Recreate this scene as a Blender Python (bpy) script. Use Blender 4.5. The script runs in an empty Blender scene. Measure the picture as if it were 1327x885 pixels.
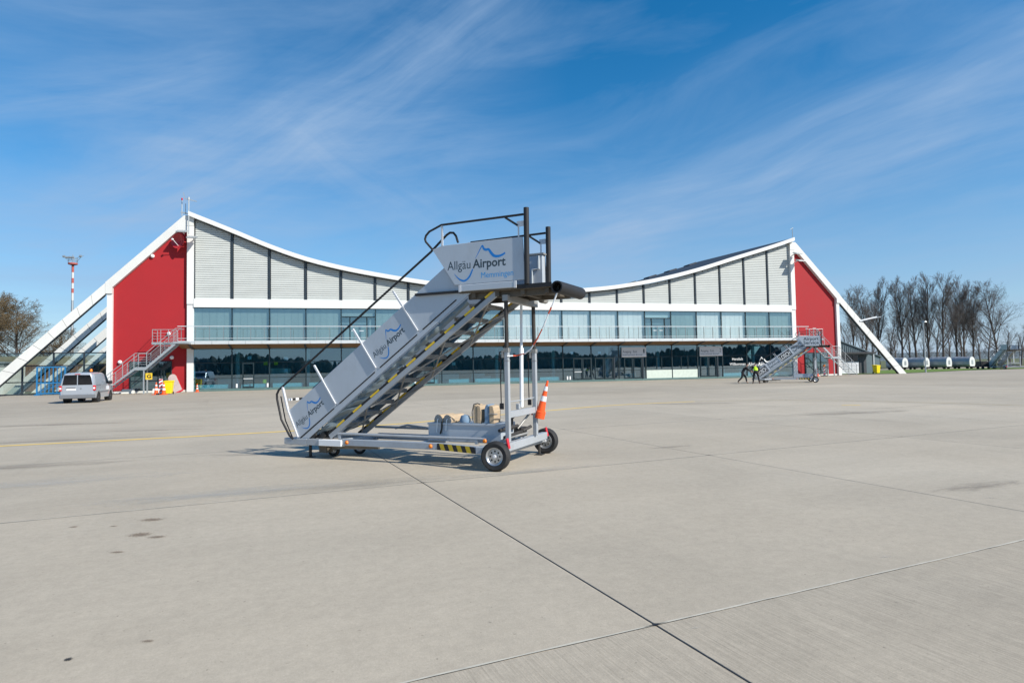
import bpy, bmesh, math, random
from mathutils import Vector, Matrix, noise as mnoise

R = math.radians
S = bpy.context.scene
COL = S.collection
random.seed(7)

# ------------------------------------------------------------------ camera
PITCH, ROLL, CAM_H = R(2.4047), 0.0179, 1.7
Fw = Vector((0, math.cos(PITCH), math.sin(PITCH)))
U0 = Vector((0, -math.sin(PITCH), math.cos(PITCH)))
R0 = Vector((1, 0, 0))
Rt = R0 * math.cos(ROLL) - U0 * math.sin(ROLL)
Up = U0 * math.cos(ROLL) + R0 * math.sin(ROLL)
cam_data = bpy.data.cameras.new('camera')
cam = bpy.data.objects.new('camera', cam_data)
COL.objects.link(cam)
cam.matrix_world = Matrix(((Rt.x, Up.x, -Fw.x, 0), (Rt.y, Up.y, -Fw.y, 0), (Rt.z, Up.z, -Fw.z, CAM_H), (0, 0, 0, 1)))
cam_data.sensor_fit = 'HORIZONTAL'
cam_data.sensor_width = 36.0
cam_data.lens = 36.0 * 789.13 / 1327.0
cam_data.clip_start = 0.1
cam_data.clip_end = 12000
S.camera = cam

# ------------------------------------------------------------------ light
SUN_EL = R(37.5)
SUN_AZ = math.atan2(0.845, -0.535)            # angle from +Y towards +X of the horizontal direction to the sun
sun_dir = Vector((math.sin(SUN_AZ) * math.cos(SUN_EL), math.cos(SUN_AZ) * math.cos(SUN_EL), math.sin(SUN_EL)))
sl = bpy.data.lights.new('sun', 'SUN')
sl.energy = 4.6
sl.angle = R(0.53)
sl.color = (1.0, 0.945, 0.85)
so = bpy.data.objects.new('sun', sl)
COL.objects.link(so)
so.rotation_euler = sun_dir.to_track_quat('Z', 'Y').to_euler()
so.location = (40, -40, 60)

S.view_settings.view_transform = 'Standard'
S.view_settings.look = 'None'
S.view_settings.exposure = 0.40
S.view_settings.gamma = 1.0
S.render.engine = 'CYCLES'
S.cycles.max_bounces = 8
S.cycles.transparent_max_bounces = 16

# ------------------------------------------------------------------ world: clear spring sky with thin cirrus
W = bpy.data.worlds.new('World')
S.world = W
W.use_nodes = True
nt = W.node_tree
nt.nodes.clear()


def N(tree, t, **kw):
    n = tree.nodes.new(t)
    for k, v in kw.items():
        if k == 'ins':
            for a, b in v.items():
                n.inputs[a].default_value = b
        else:
            setattr(n, k, v)
    return n


def mth(tree, op, a, b=None, c=None, clamp=False):
    n = tree.nodes.new('ShaderNodeMath')
    n.operation = op
    n.use_clamp = clamp
    for i, x in enumerate((a, b, c)):
        if x is None:
            continue
        if isinstance(x, (int, float)):
            n.inputs[i].default_value = x
        else:
            tree.links.new(x, n.inputs[i])
    return n.outputs[0]


def build_world():
    L = nt.links.new
    sky = N(nt, 'ShaderNodeTexSky', sky_type='NISHITA', sun_disc=False, sun_elevation=SUN_EL, sun_rotation=SUN_AZ,
            altitude=300, air_density=1.0, dust_density=0.25, ozone_density=3.0)
    hs = N(nt, 'ShaderNodeHueSaturation')
    hs.inputs['Saturation'].default_value = 1.46
    hs.inputs['Hue'].default_value = 0.495
    hs.inputs['Value'].default_value = 1.0
    L(sky.outputs[0], hs.inputs['Color'])
    tc = N(nt, 'ShaderNodeTexCoord')
    sp = N(nt, 'ShaderNodeSeparateXYZ')
    L(tc.outputs['Generated'], sp.inputs[0])
    az = mth(nt, 'MULTIPLY', mth(nt, 'ARCTAN2', sp.outputs[0], sp.outputs[1]), 57.2958)
    el = mth(nt, 'MULTIPLY', mth(nt, 'ARCSINE', sp.outputs[2]), 57.2958)

    def vec(x, y, z=0.0):
        cx = N(nt, 'ShaderNodeCombineXYZ')
        for i, q in enumerate((x, y, z)):
            if isinstance(q, (int, float)):
                cx.inputs[i].default_value = q
            else:
                L(q, cx.inputs[i])
        return cx.outputs[0]

    def noise(v, scale, detail=6, rough=0.6, dist=0.0):
        n = N(nt, 'ShaderNodeTexNoise')
        n.inputs['Scale'].default_value = scale
        n.inputs['Detail'].default_value = detail
        n.inputs['Roughness'].default_value = rough
        n.inputs['Distortion'].default_value = dist
        L(v, n.inputs['Vector'])
        return n.outputs['Fac']
    # soft warp so that streaks waver
    wv = noise(vec(az, el), 0.05, 2, 0.5)
    wob = mth(nt, 'MULTIPLY', mth(nt, 'SUBTRACT', wv, 0.5), 4.0)
    elw = mth(nt, 'ADD', el, wob)

    def streak(a0, e0, a1, e1, w, feather, gain, sc=0.5):
        # a drawn-out wisp along the line (a0,e0)-(a1,e1) in degrees of azimuth and elevation
        dx, dy = a1 - a0, e1 - e0
        ln = math.hypot(dx, dy)
        ux, uy = dx / ln, dy / ln
        ax = mth(nt, 'SUBTRACT', az, a0)
        ey = mth(nt, 'SUBTRACT', elw, e0)
        along = mth(nt, 'ADD', mth(nt, 'MULTIPLY', ax, ux), mth(nt, 'MULTIPLY', ey, uy))
        across = mth(nt, 'SUBTRACT', mth(nt, 'MULTIPLY', ey, ux), mth(nt, 'MULTIPLY', ax, uy))
        q = mth(nt, 'DIVIDE', across, w)
        g = mth(nt, 'POWER', 2.718, mth(nt, 'MULTIPLY', mth(nt, 'MULTIPLY', q, q), -1.0))
        t = mth(nt, 'DIVIDE', along, ln)
        m1 = mth(nt, 'MULTIPLY', mth(nt, 'ADD', t, feather), 1.0 / feather, clamp=True)
        m2 = mth(nt, 'MULTIPLY', mth(nt, 'SUBTRACT', 1.0 + feather, t), 1.0 / feather, clamp=True)
        tex = noise(vec(mth(nt, 'MULTIPLY', along, 0.10), across), sc, 7, 0.62)
        tex = mth(nt, 'MULTIPLY', mth(nt, 'SUBTRACT', tex, 0.22), 2.1, clamp=True)
        r = mth(nt, 'MULTIPLY', mth(nt, 'MULTIPLY', g, tex), mth(nt, 'MULTIPLY', m1, m2))
        return mth(nt, 'MULTIPLY', r, gain * 0.98)
    parts = [
        streak(-46, 17.0, -27, 24.0, 1.7, 0.25, 0.42),
        streak(-30, 14.5, -3, 31.0, 4.2, 0.35, 0.44),
        streak(-52, 29.0, -22, 34.0, 6.0, 0.3, 0.44),
        streak(-18, 20.0, -7, 13.5, 2.4, 0.5, 0.24),
        streak(-30, 19.0, -6, 21.0, 6.0, 0.5, 0.30),
        streak(-48, 12.0, -20, 13.5, 2.0, 0.4, 0.26),
        streak(2, 11.5, 44, 17.5, 4.2, 0.35, 0.40),
        streak(10, 13.0, 48, 24.0, 3.0, 0.35, 0.28),
        streak(-60, 8.5, 60, 8.0, 3.2, 0.3, 0.26),
        streak(5, 20.5, 20, 24.5, 1.3, 0.4, 0.13),
        streak(60, 24, 150, 34, 6.0, 0.35, 0.34),
        streak(-170, 20, -80, 30, 6.0, 0.35, 0.34),
    ]
    # general thin veil
    ra = mth(nt, 'ADD', mth(nt, 'MULTIPLY', az, 0.035), mth(nt, 'MULTIPLY', el, 0.05))
    rb = mth(nt, 'SUBTRACT', mth(nt, 'MULTIPLY', el, 0.16), mth(nt, 'MULTIPLY', az, 0.035))
    veil = noise(vec(ra, rb, 3.3), 1.2, 8, 0.58, 0.6)
    veil = mth(nt, 'MULTIPLY', mth(nt, 'SUBTRACT', veil, 0.42), 1.1, clamp=True)
    tot = mth(nt, 'MULTIPLY', veil, 0.62)
    for p in parts:
        tot = mth(nt, 'ADD', tot, p)
    haze = mth(nt, 'POWER', 2.718, mth(nt, 'MULTIPLY', mth(nt, 'ABSOLUTE', el), -0.10))
    tot = mth(nt, 'ADD', mth(nt, 'MULTIPLY', tot, 1.0), mth(nt, 'MULTIPLY', haze, 0.86))
    tot = mth(nt, 'MINIMUM', tot, 0.86)
    mx = N(nt, 'ShaderNodeMix', data_type='RGBA')
    L(tot, mx.inputs['Factor'])
    L(hs.outputs[0], mx.inputs[6])
    mx.inputs[7].default_value = (2.5, 3.6, 5.2, 1)
    bg = N(nt, 'ShaderNodeBackground')
    bg.inputs['Strength'].default_value = 0.108
    L(mx.outputs[2], bg.inputs['Color'])
    out = N(nt, 'ShaderNodeOutputWorld')
    L(bg.outputs[0], out.inputs['Surface'])


build_world()

# ------------------------------------------------------------------ materials


def mat(name, col, rough=0.6, metal=0.0, var=0.08, scale=3.0, bump=0.0, bscale=60.0, ior=1.45, spec=0.5,
        stretch=None, dirt=None, dirt_amt=0.0, dirt_scale=1.5, rand=0.0, coat=0.0):
    m = bpy.data.materials.new(name)
    m.use_nodes = True
    t = m.node_tree
    b = t.nodes['Principled BSDF']
    L = t.links.new
    b.inputs['Roughness'].default_value = rough
    b.inputs['Metallic'].default_value = metal
    b.inputs['IOR'].default_value = ior
    b.inputs['Specular IOR Level'].default_value = spec
    if coat:
        b.inputs['Coat Weight'].default_value = coat
        b.inputs['Coat Roughness'].default_value = 0.05
    tc = N(t, 'ShaderNodeTexCoord')
    mp = N(t, 'ShaderNodeMapping')
    L(tc.outputs['Object'], mp.inputs[0])
    if stretch:
        mp.inputs['Scale'].default_value = stretch
    n1 = N(t, 'ShaderNodeTexNoise', ins={'Scale': scale, 'Detail': 6.0, 'Roughness': 0.6})
    L(mp.outputs[0], n1.inputs['Vector'])
    c = Vector(col[:3])
    rmp = N(t, 'ShaderNodeMapRange')
    rmp.inputs['From Min'].default_value = 0.25
    rmp.inputs['From Max'].default_value = 0.75
    rmp.inputs['To Min'].default_value = 1 - var
    rmp.inputs['To Max'].default_value = 1 + var
    L(n1.outputs['Fac'], rmp.inputs['Value'])
    fac = rmp.outputs[0]
    if rand:
        oi = N(t, 'ShaderNodeObjectInfo')
        rr = mth(t, 'MULTIPLY_ADD', oi.outputs['Random'], 2 * rand, 1 - rand)
        fac = mth(t, 'MULTIPLY', fac, rr)
    vm = N(t, 'ShaderNodeVectorMath', operation='SCALE')
    vm.inputs[0].default_value = c
    L(fac, vm.inputs['Scale'])
    colout = vm.outputs[0]
    if dirt:
        n2 = N(t, 'ShaderNodeTexNoise', ins={'Scale': dirt_scale, 'Detail': 8.0, 'Roughness': 0.7, 'Distortion': 0.4})
        L(mp.outputs[0], n2.inputs['Vector'])
        f = mth(t, 'MULTIPLY', mth(t, 'SUBTRACT', n2.outputs['Fac'], 0.5), 4.0 * dirt_amt, clamp=True)
        mx = N(t, 'ShaderNodeMix', data_type='RGBA')
        L(f, mx.inputs['Factor'])
        L(colout, mx.inputs[6])
        mx.inputs[7].default_value = (*dirt, 1)
        colout = mx.outputs[2]
    L(colout, b.inputs['Base Color'])
    rv = mth(t, 'MULTIPLY_ADD', n1.outputs['Fac'], 0.2, rough - 0.1, clamp=True)
    L(rv, b.inputs['Roughness'])
    if bump:
        n3 = N(t, 'ShaderNodeTexNoise', ins={'Scale': bscale, 'Detail': 5.0})
        L(mp.outputs[0], n3.inputs['Vector'])
        bp = N(t, 'ShaderNodeBump', ins={'Strength': bump, 'Distance': 0.02})
        L(n3.outputs['Fac'], bp.inputs['Height'])
        L(bp.outputs[0], b.inputs['Normal'])
    return m


def glass_mat(name, tint, ior=1.55, trans=0.6, rough=0.01, wav=0.0):
    """thin tinted window glass: a mirror-like coat over a see-through tinted sheet"""
    m = bpy.data.materials.new(name)
    m.use_nodes = True
    t = m.node_tree
    t.nodes.clear()
    L = t.links.new
    out = N(t, 'ShaderNodeOutputMaterial')
    tr = N(t, 'ShaderNodeBsdfTransparent')
    tr.inputs[0].default_value = (*[x * trans for x in tint], 1)
    gl = N(t, 'ShaderNodeBsdfGlossy')
    gl.inputs['Roughness'].default_value = rough
    gl.inputs['Color'].default_value = (0.68, 0.89, 1.0, 1)
    fr = N(t, 'ShaderNodeFresnel')
    fr.inputs['IOR'].default_value = ior
    if wav:
        tc = N(t, 'ShaderNodeTexCoord')
        n = N(t, 'ShaderNodeTexNoise', ins={'Scale': 0.5, 'Detail': 1.0})
        L(tc.outputs['Object'], n.inputs['Vector'])
        bp = N(t, 'ShaderNodeBump', ins={'Strength': wav, 'Distance': 0.05})
        L(n.outputs['Fac'], bp.inputs['Height'])
        L(bp.outputs[0], gl.inputs['Normal'])
    mx = N(t, 'ShaderNodeMixShader')
    geo = N(t, 'ShaderNodeNewGeometry')
    f2 = mth(t, 'MULTIPLY_ADD', fr.outputs[0], 2.6, 0.15, clamp=True)
    f2 = mth(t, 'MULTIPLY', f2, mth(t, 'SUBTRACT', 1.0, geo.outputs['Backfacing']))
    L(f2, mx.inputs[0])
    L(tr.outputs[0], mx.inputs[1])
    L(gl.outputs[0], mx.inputs[2])
    L(mx.outputs[0], out.inputs['Surface'])
    return m


def concrete_mat(name, broom=0.0, tone=1.0):
    m = bpy.data.materials.new(name)
    m.use_nodes = True
    t = m.node_tree
    b = t.nodes['Principled BSDF']
    L = t.links.new
    g = N(t, 'ShaderNodeNewGeometry')
    mp = N(t, 'ShaderNodeMapping', vector_type='POINT')
    mp.inputs['Rotation'].default_value = (0, 0, R(-24))
    L(g.outputs['Position'], mp.inputs[0])

    def nz(scale, det=6, rg=0.6, sc=None, dist=0.0):
        v = mp.outputs[0]
        if sc:
            q = N(t, 'ShaderNodeMapping')
            q.inputs['Scale'].default_value = sc
            L(v, q.inputs[0])
            v = q.outputs[0]
        n = N(t, 'ShaderNodeTexNoise', ins={'Scale': scale, 'Detail': det, 'Roughness': rg, 'Distortion': dist})
        L(v, n.inputs['Vector'])
        return n.outputs['Fac']

    def rng(x, lo, hi, a=0.3, bb=0.7):
        r = N(t, 'ShaderNodeMapRange')
        r.inputs['From Min'].default_value = a
        r.inputs['From Max'].default_value = bb
        r.inputs['To Min'].default_value = lo
        r.inputs['To Max'].default_value = hi
        L(x, r.inputs['Value'])
        return r.outputs[0]
    oi = N(t, 'ShaderNodeObjectInfo')
    f = mth(t, 'MULTIPLY_ADD', oi.outputs['Random'], 0.07, 0.965)
    f = mth(t, 'MULTIPLY', f, rng(nz(0.05, 4, 0.55), 0.90, 1.07))
    f = mth(t, 'MULTIPLY', f, rng(nz(0.35, 8, 0.65, None, 0.6), 0.91, 1.07))
    f = mth(t, 'MULTIPLY', f, rng(nz(1.0, 7, 0.65, (0.12, 0.9, 1)), 0.95, 1.05))
    f = mth(t, 'MULTIPLY', f, rng(nz(9.0, 6, 0.75), 0.91, 1.08))
    f = mth(t, 'MULTIPLY', f, rng(nz(34.0, 4, 0.8), 0.92, 1.07))
    f = mth(t, 'MULTIPLY', f, rng(nz(90.0, 3, 0.8), 0.90, 1.09))
    # dark scuffs and small pits
    pit = nz(26.0, 2, 0.5)
    f = mth(t, 'MULTIPLY', f, rng(pit, 1.0, 0.66, 0.70, 0.76))
    scuff = nz(0.22, 9, 0.72, (1.6, 0.35, 1), 1.2)
    f = mth(t, 'MULTIPLY', f, rng(scuff, 1.0, 0.88, 0.56, 0.72))
    if broom:
        br = nz(1.0, 5, 0.7, (70.0, 1.6, 1))
        f = mth(t, 'MULTIPLY', f, rng(br, 1 - broom, 1 + broom * 0.7))
        br2 = nz(1.0, 6, 0.75, (34.0, 0.9, 1))
        f = mth(t, 'MULTIPLY', f, rng(br2, 1.0, 1 - broom * 1.4, 0.56, 0.7))
    hue = nz(0.12, 5, 0.6)
    mx = N(t, 'ShaderNodeMix', data_type='RGBA')
    L(hue, mx.inputs['Factor'])
    mx.inputs[6].default_value = (0.425 * tone, 0.363 * tone, 0.278 * tone, 1)
    mx.inputs[7].default_value = (0.395 * tone, 0.356 * tone, 0.290 * tone, 1)
    vm = N(t, 'ShaderNodeVectorMath', operation='SCALE')
    L(mx.outputs[2], vm.inputs[0])
    L(f, vm.inputs['Scale'])
    L(vm.outputs[0], b.inputs['Base Color'])
    b.inputs['Roughness'].default_value = 0.82
    b.inputs['Specular IOR Level'].default_value = 0.35
    bh = mth(t, 'ADD', nz(60.0, 4, 0.7), mth(t, 'MULTIPLY', nz(6.0, 3), 1.0))
    if broom:
        bh = mth(t, 'ADD', bh, mth(t, 'MULTIPLY', nz(1.0, 4, 0.7, (60.0, 1.6, 1)), 1.6))
    bp = N(t, 'ShaderNodeBump', ins={'Strength': 0.25, 'Distance': 0.006})
    L(bh, bp.inputs['Height'])
    L(bp.outputs[0], b.inputs['Normal'])
    return m


def stain_mat(name, col, amt, soft=0.6, nscale=4.0):
    """a soft-edged mark soaked into the concrete"""
    m = bpy.data.materials.new(name)
    m.use_nodes = True
    t = m.node_tree
    b = t.nodes['Principled BSDF']
    L = t.links.new
    b.inputs['Base Color'].default_value = (*col, 1)
    b.inputs['Roughness'].default_value = 0.75
    tc = N(t, 'ShaderNodeTexCoord')
    vl = N(t, 'ShaderNodeVectorMath', operation='LENGTH')
    L(tc.outputs['Object'], vl.inputs[0])
    n = N(t, 'ShaderNodeTexNoise', ins={'Scale': nscale, 'Detail': 6.0, 'Roughness': 0.65})
    L(tc.outputs['Object'], n.inputs['Vector'])
    d = mth(t, 'SUBTRACT', mth(t, 'ADD', 1.0, mth(t, 'MULTIPLY', mth(t, 'SUBTRACT', n.outputs['Fac'], 0.62), 2.2)), vl.outputs['Value'])
    f = mth(t, 'MULTIPLY', mth(t, 'DIVIDE', d, soft, clamp=True), amt)
    L(f, b.inputs['Alpha'])
    return m


M = {}


def defmats():
    d = M
    d['concrete'] = concrete_mat('concrete', 0.0, 1.04)
    d['concrete_broom'] = concrete_mat('concrete_broom', 0.19, 0.99)
    d['concrete_far'] = concrete_mat('concrete_far', 0.0, 0.93)
    d['sealant'] = mat('joint_sealant', (0.018, 0.018, 0.02), 0.55, var=0.2)
    d['pale_joint'] = mat('pale_joint', (0.47, 0.44, 0.37), 0.9, var=0.15, scale=8)
    d['yellow_line'] = mat('yellow_line_paint', (0.74, 0.51, 0.12), 0.7, var=0.12, scale=2, dirt=(0.42, 0.35, 0.20), dirt_amt=0.35, dirt_scale=3)
    d['faded_line'] = mat('faded_line_paint', (0.42, 0.35, 0.22), 0.8, var=0.1, scale=2, dirt=(0.33, 0.32, 0.29), dirt_amt=1.0, dirt_scale=2)
    d['stain'] = stain_mat('oil_stain', (0.20, 0.14, 0.09), 0.55, 0.45, 6.0)
    d['stain_soft'] = stain_mat('grime', (0.19, 0.17, 0.145), 0.36, 0.9, 2.5)
    d['stain_pale'] = stain_mat('pale_wash', (0.50, 0.48, 0.43), 0.55, 1.0, 2.0)
    d['stain_dark'] = stain_mat('tar_spot', (0.03, 0.03, 0.03), 0.95, 0.3)
    d['white'] = mat('white_cladding', (0.70, 0.70, 0.68), 0.45, var=0.03, scale=0.8, dirt=(0.6, 0.6, 0.57), dirt_amt=0.15)
    d['white_leg'] = mat('white_panel', (0.67, 0.67, 0.64), 0.5, var=0.04, scale=0.7, dirt=(0.55, 0.54, 0.5), dirt_amt=0.25, rand=0.02)
    d['red'] = mat('red_render', (0.345, 0.012, 0.017), 0.75, var=0.05, scale=0.6, bump=0.15, bscale=20)
    d['louvre'] = mat('louvre_metal', (0.475, 0.497, 0.478), 0.65, 0.0, spec=0.2, var=0.05, scale=1.0, rand=0.03)
    d['mullion'] = mat('dark_mullion', (0.025, 0.035, 0.045), 0.4, var=0.1)
    d['frame_green'] = mat('window_frame', (0.012, 0.026, 0.032), 0.4, var=0.1)
    d['plinth'] = mat('plinth_metal', (0.10, 0.17, 0.165), 0.4, var=0.1)
    d['glass_low'] = glass_mat('lobby_glass', (0.60, 0.86, 0.95), 1.50, 0.95, 0.004, 0.02)
    d['glass_up'] = glass_mat('office_glass', (0.88, 0.97, 0.98), 1.50, 0.92, 0.02, 0.02)
    d['glass_clear'] = glass_mat('fence_glass', (0.90, 0.96, 0.94), 1.25, 0.92, 0.01)
    d['glass_door'] = glass_mat('door_glass', (0.70, 0.9, 0.9), 1.6, 0.6, 0.01)
    d['glass_glare'] = glass_mat('glare_office_glass', (0.97, 1.0, 1.0), 1.5, 0.97, 0.02, 0.02)  # office glass made clearer so some bays carry painted-in sun glare
    d['blind'] = mat('teal_blind', (0.36, 0.365, 0.345), 0.8, var=0.05, scale=0.6, rand=0.05)
    d['blind_pale_glare'] = mat('pale_glare_blind', (0.66, 0.66, 0.635), 0.8, var=0.05, scale=0.6, rand=0.05)  # sun glare painted into upper-bay blinds; plain pale colour in the end windows
    d['interior'] = mat('lobby_wall', (0.30, 0.36, 0.38), 0.8, var=0.2, scale=0.3)
    d['interior_floor'] = mat('lobby_floor', (0.20, 0.21, 0.21), 0.3, var=0.1)
    d['counter'] = mat('pale_counter', (0.55, 0.62, 0.55), 0.6, var=0.1)
    d['wood_soffit'] = mat('wood_soffit', (0.21, 0.115, 0.05), 0.6, var=0.2, scale=2, stretch=(0.2, 3, 1))
    d['dark_steel'] = mat('dark_steel', (0.045, 0.045, 0.048), 0.5, 0.3, var=0.2)
    d['roof'] = mat('dark_roofing', (0.035, 0.042, 0.055), 0.6, var=0.2, scale=0.4)
    d['galv'] = mat('galvanised_steel', (0.42, 0.45, 0.46), 0.45, 0.55, var=0.1, scale=6)
    d['galv_dark'] = mat('weathered_galvanised_steel', (0.20, 0.22, 0.23), 0.5, 0.3, var=0.1, scale=6)
    d['stair_rail'] = mat('grey_stair_rail', (0.36, 0.38, 0.39), 0.45, 0.3, var=0.08)
    d['rail'] = mat('pale_rail', (0.62, 0.64, 0.64), 0.4, 0.3, var=0.06)
    d['silver'] = mat('silver_paint', (0.37, 0.395, 0.42), 0.42, 0.12, var=0.06, scale=1.5, dirt=(0.22, 0.19, 0.16), dirt_amt=0.34, dirt_scale=4.5)
    d['panel'] = mat('panel_paint', (0.455, 0.50, 0.55), 0.33, 0.08, var=0.035, scale=1.2, stretch=(1.6, 1, 0.7), dirt=(0.31, 0.31, 0.31), dirt_amt=0.22, dirt_scale=3.5)
    d['panel_pale'] = mat('panel_white_edge', (0.62, 0.63, 0.65), 0.4, 0.1, var=0.04)
    d['frame_blue'] = mat('chassis_paint', (0.355, 0.395, 0.44), 0.45, 0.1, var=0.08, scale=3, dirt=(0.22, 0.19, 0.16), dirt_amt=0.35, dirt_scale=6)
    d['white_paint'] = mat('white_paint', (0.80, 0.81, 0.82), 0.4, var=0.04, dirt=(0.5, 0.48, 0.45), dirt_amt=0.2, dirt_scale=5)
    d['black_rubber'] = mat('black_rubber', (0.018, 0.018, 0.02), 0.6, var=0.15, scale=10)
    d['tyre'] = mat('tyre_rubber', (0.022, 0.022, 0.023), 0.75, var=0.2, scale=12, dirt=(0.09, 0.085, 0.08), dirt_amt=0.25, dirt_scale=4)
    d['black_pole'] = mat('black_sleeve', (0.035, 0.032, 0.030), 0.6, var=0.2, scale=8, dirt=(0.10, 0.085, 0.065), dirt_amt=0.3, dirt_scale=6)
    d['steel_worn'] = mat('worn_steel', (0.33, 0.325, 0.31), 0.5, 0.35, var=0.15, scale=5, dirt=(0.12, 0.09, 0.06), dirt_amt=0.5, dirt_scale=7)
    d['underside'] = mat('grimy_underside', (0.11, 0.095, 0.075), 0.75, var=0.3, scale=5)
    d['tread'] = mat('tread_metal', (0.30, 0.29, 0.275), 0.55, 0.3, var=0.15, scale=8, dirt=(0.12, 0.10, 0.08), dirt_amt=0.4, dirt_scale=6)
    d['tarp'] = mat('grey_canvas', (0.17, 0.205, 0.215), 0.55, var=0.12, scale=6, bump=0.3, bscale=14)
    d['yellow'] = mat('yellow_tape', (0.78, 0.52, 0.03), 0.5, var=0.1, scale=6, dirt=(0.3, 0.2, 0.05), dirt_amt=0.3, dirt_scale=9)
    d['black_tape'] = mat('black_tape', (0.02, 0.02, 0.02), 0.5, var=0.15)
    d['text_dark'] = mat('dark_lettering', (0.040, 0.062, 0.078), 0.45, var=0.05)
    d['text_blue'] = mat('blue_lettering', (0.012, 0.20, 0.58), 0.4, var=0.04)
    d['text_cyan'] = mat('light_blue_lettering', (0.015, 0.30, 0.68), 0.4, var=0.04)
    d['text_white'] = mat('white_lettering', (0.78, 0.80, 0.80), 0.5, var=0.04)
    d['orange'] = mat('orange_plastic', (0.85, 0.10, 0.015), 0.5, var=0.08, scale=6, dirt=(0.5, 0.12, 0.05), dirt_amt=0.2, dirt_scale=8)
    d['cone_white'] = mat('reflective_band', (0.72, 0.74, 0.77), 0.5, var=0.06)
    d['amber'] = mat('amber_lens', (0.75, 0.20, 0.01), 0.25, var=0.1)
    d['red_lens'] = mat('red_lens', (0.55, 0.02, 0.03), 0.25, var=0.1)
    d['rope_red'] = mat('red_rope', (0.6, 0.10, 0.05), 0.8, var=0.15, scale=20)
    d['wood'] = mat('raw_timber', (0.46, 0.35, 0.23), 0.8, var=0.25, scale=3, stretch=(10, 1, 10), dirt=(0.27, 0.24, 0.21), dirt_amt=0.8, dirt_scale=4)
    d['wood_grey'] = mat('weathered_timber', (0.30, 0.30, 0.29), 0.85, var=0.2, scale=6)
    d['wood_blue'] = mat('blue_painted_timber', (0.16, 0.25, 0.36), 0.7, var=0.2, scale=4, dirt=(0.3, 0.28, 0.25), dirt_amt=0.5, dirt_scale=5)
    d['bark'] = mat('bark', (0.085, 0.068, 0.058), 0.9, var=0.25, scale=3, bump=0.4, bscale=8)
    d['twig'] = mat('twigs', (0.132, 0.110, 0.100), 0.9, var=0.2, scale=1.5)
    d['twig_olive'] = mat('budding_twigs', (0.14, 0.10, 0.052), 0.9, var=0.25, scale=0.8)
    d['grass'] = mat('grass', (0.12, 0.19, 0.03), 0.9, var=0.3, scale=1.5, bump=0.6, bscale=10)
    d['field'] = mat('field', (0.10, 0.11, 0.045), 0.95, var=0.25, scale=0.05)
    d['forest'] = mat('distant_forest', (0.060, 0.075, 0.066), 0.95, var=0.4, scale=0.08)
    d['hedge'] = mat('bare_hedge', (0.12, 0.095, 0.075), 0.95, var=0.3, scale=0.4)
    d['hill'] = mat('far_hill', (0.13, 0.17, 0.19), 0.95, var=0.15, scale=0.01)
    d['car'] = mat('silver_car_paint', (0.40, 0.43, 0.475), 0.30, 0.3, var=0.02, coat=0.6)
    d['car_plastic'] = mat('grey_bumper_plastic', (0.16, 0.17, 0.185), 0.55, var=0.05)
    d['car_glass'] = mat('dark_car_glass', (0.008, 0.009, 0.012), 0.05, var=0.0, ior=1.55)
    d['chrome'] = mat('rim_metal', (0.52, 0.53, 0.54), 0.3, 0.8, var=0.1, scale=8)
    d['blue_paint'] = mat('blue_gate_paint', (0.02, 0.17, 0.38), 0.45, var=0.08)
    d['timber_wall'] = mat('brown_timber_wall', (0.17, 0.105, 0.07), 0.85, var=0.25, scale=2, stretch=(4, 4, 0.5))
    d['plaster'] = mat('pale_plaster', (0.62, 0.62, 0.58), 0.8, var=0.06, scale=1)
    d['shed'] = mat('dark_shed', (0.05, 0.055, 0.065), 0.6, var=0.2)
    d['annex'] = mat('blue_grey_metal', (0.115, 0.155, 0.175), 0.5, 0.2, var=0.08, scale=1)
    d['garage'] = mat('pale_sectional_door', (0.6, 0.61, 0.66), 0.5, var=0.06)
    d['bin'] = mat('yellow_bin_plastic', (0.85, 0.66, 0.01), 0.45, var=0.05)
    d['tank'] = mat('dull_alloy', (0.33, 0.35, 0.38), 0.42, 0.35, var=0.15, scale=1.5)
    d['tank_end'] = mat('white_canvas_end', (0.62, 0.63, 0.62), 0.7, var=0.1, scale=2)
    d['pink_board'] = mat('faded_pink_board', (0.50, 0.40, 0.38), 0.6, var=0.15, scale=2, dirt=(0.25, 0.22, 0.2), dirt_amt=0.5, dirt_scale=3)
    d['dish_red'] = mat('glossy_red_paint', (0.42, 0.025, 0.03), 0.3, var=0.05)
    d['mast_red'] = mat('hazed_red_band', (0.42, 0.10, 0.085), 0.7, var=0.1)  # red dimmed and greyed to paint in distance haze
    d['mast_white'] = mat('hazed_white_band', (0.58, 0.58, 0.57), 0.7, var=0.08)  # white dimmed for the same painted distance haze
    d['skin'] = mat('skin', (0.46, 0.27, 0.19), 0.6, var=0.05)
    d['black_cloth'] = mat('black_cloth', (0.018, 0.018, 0.022), 0.85, var=0.2, scale=8)
    d['hivis'] = mat('hi_vis_fabric', (0.50, 0.80, 0.02), 0.7, var=0.08, scale=6)
    d['hair'] = mat('dark_hair', (0.03, 0.022, 0.016), 0.7, var=0.2)
    d['sign_grey'] = mat('sign_panel', (0.60, 0.58, 0.58), 0.5, var=0.04)
    d['earth'] = mat('embankment_grass', (0.20, 0.175, 0.11), 0.95, var=0.25, scale=0.3, bump=0.5, bscale=2)


defmats()

# ------------------------------------------------------------------ mesh helpers


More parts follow.
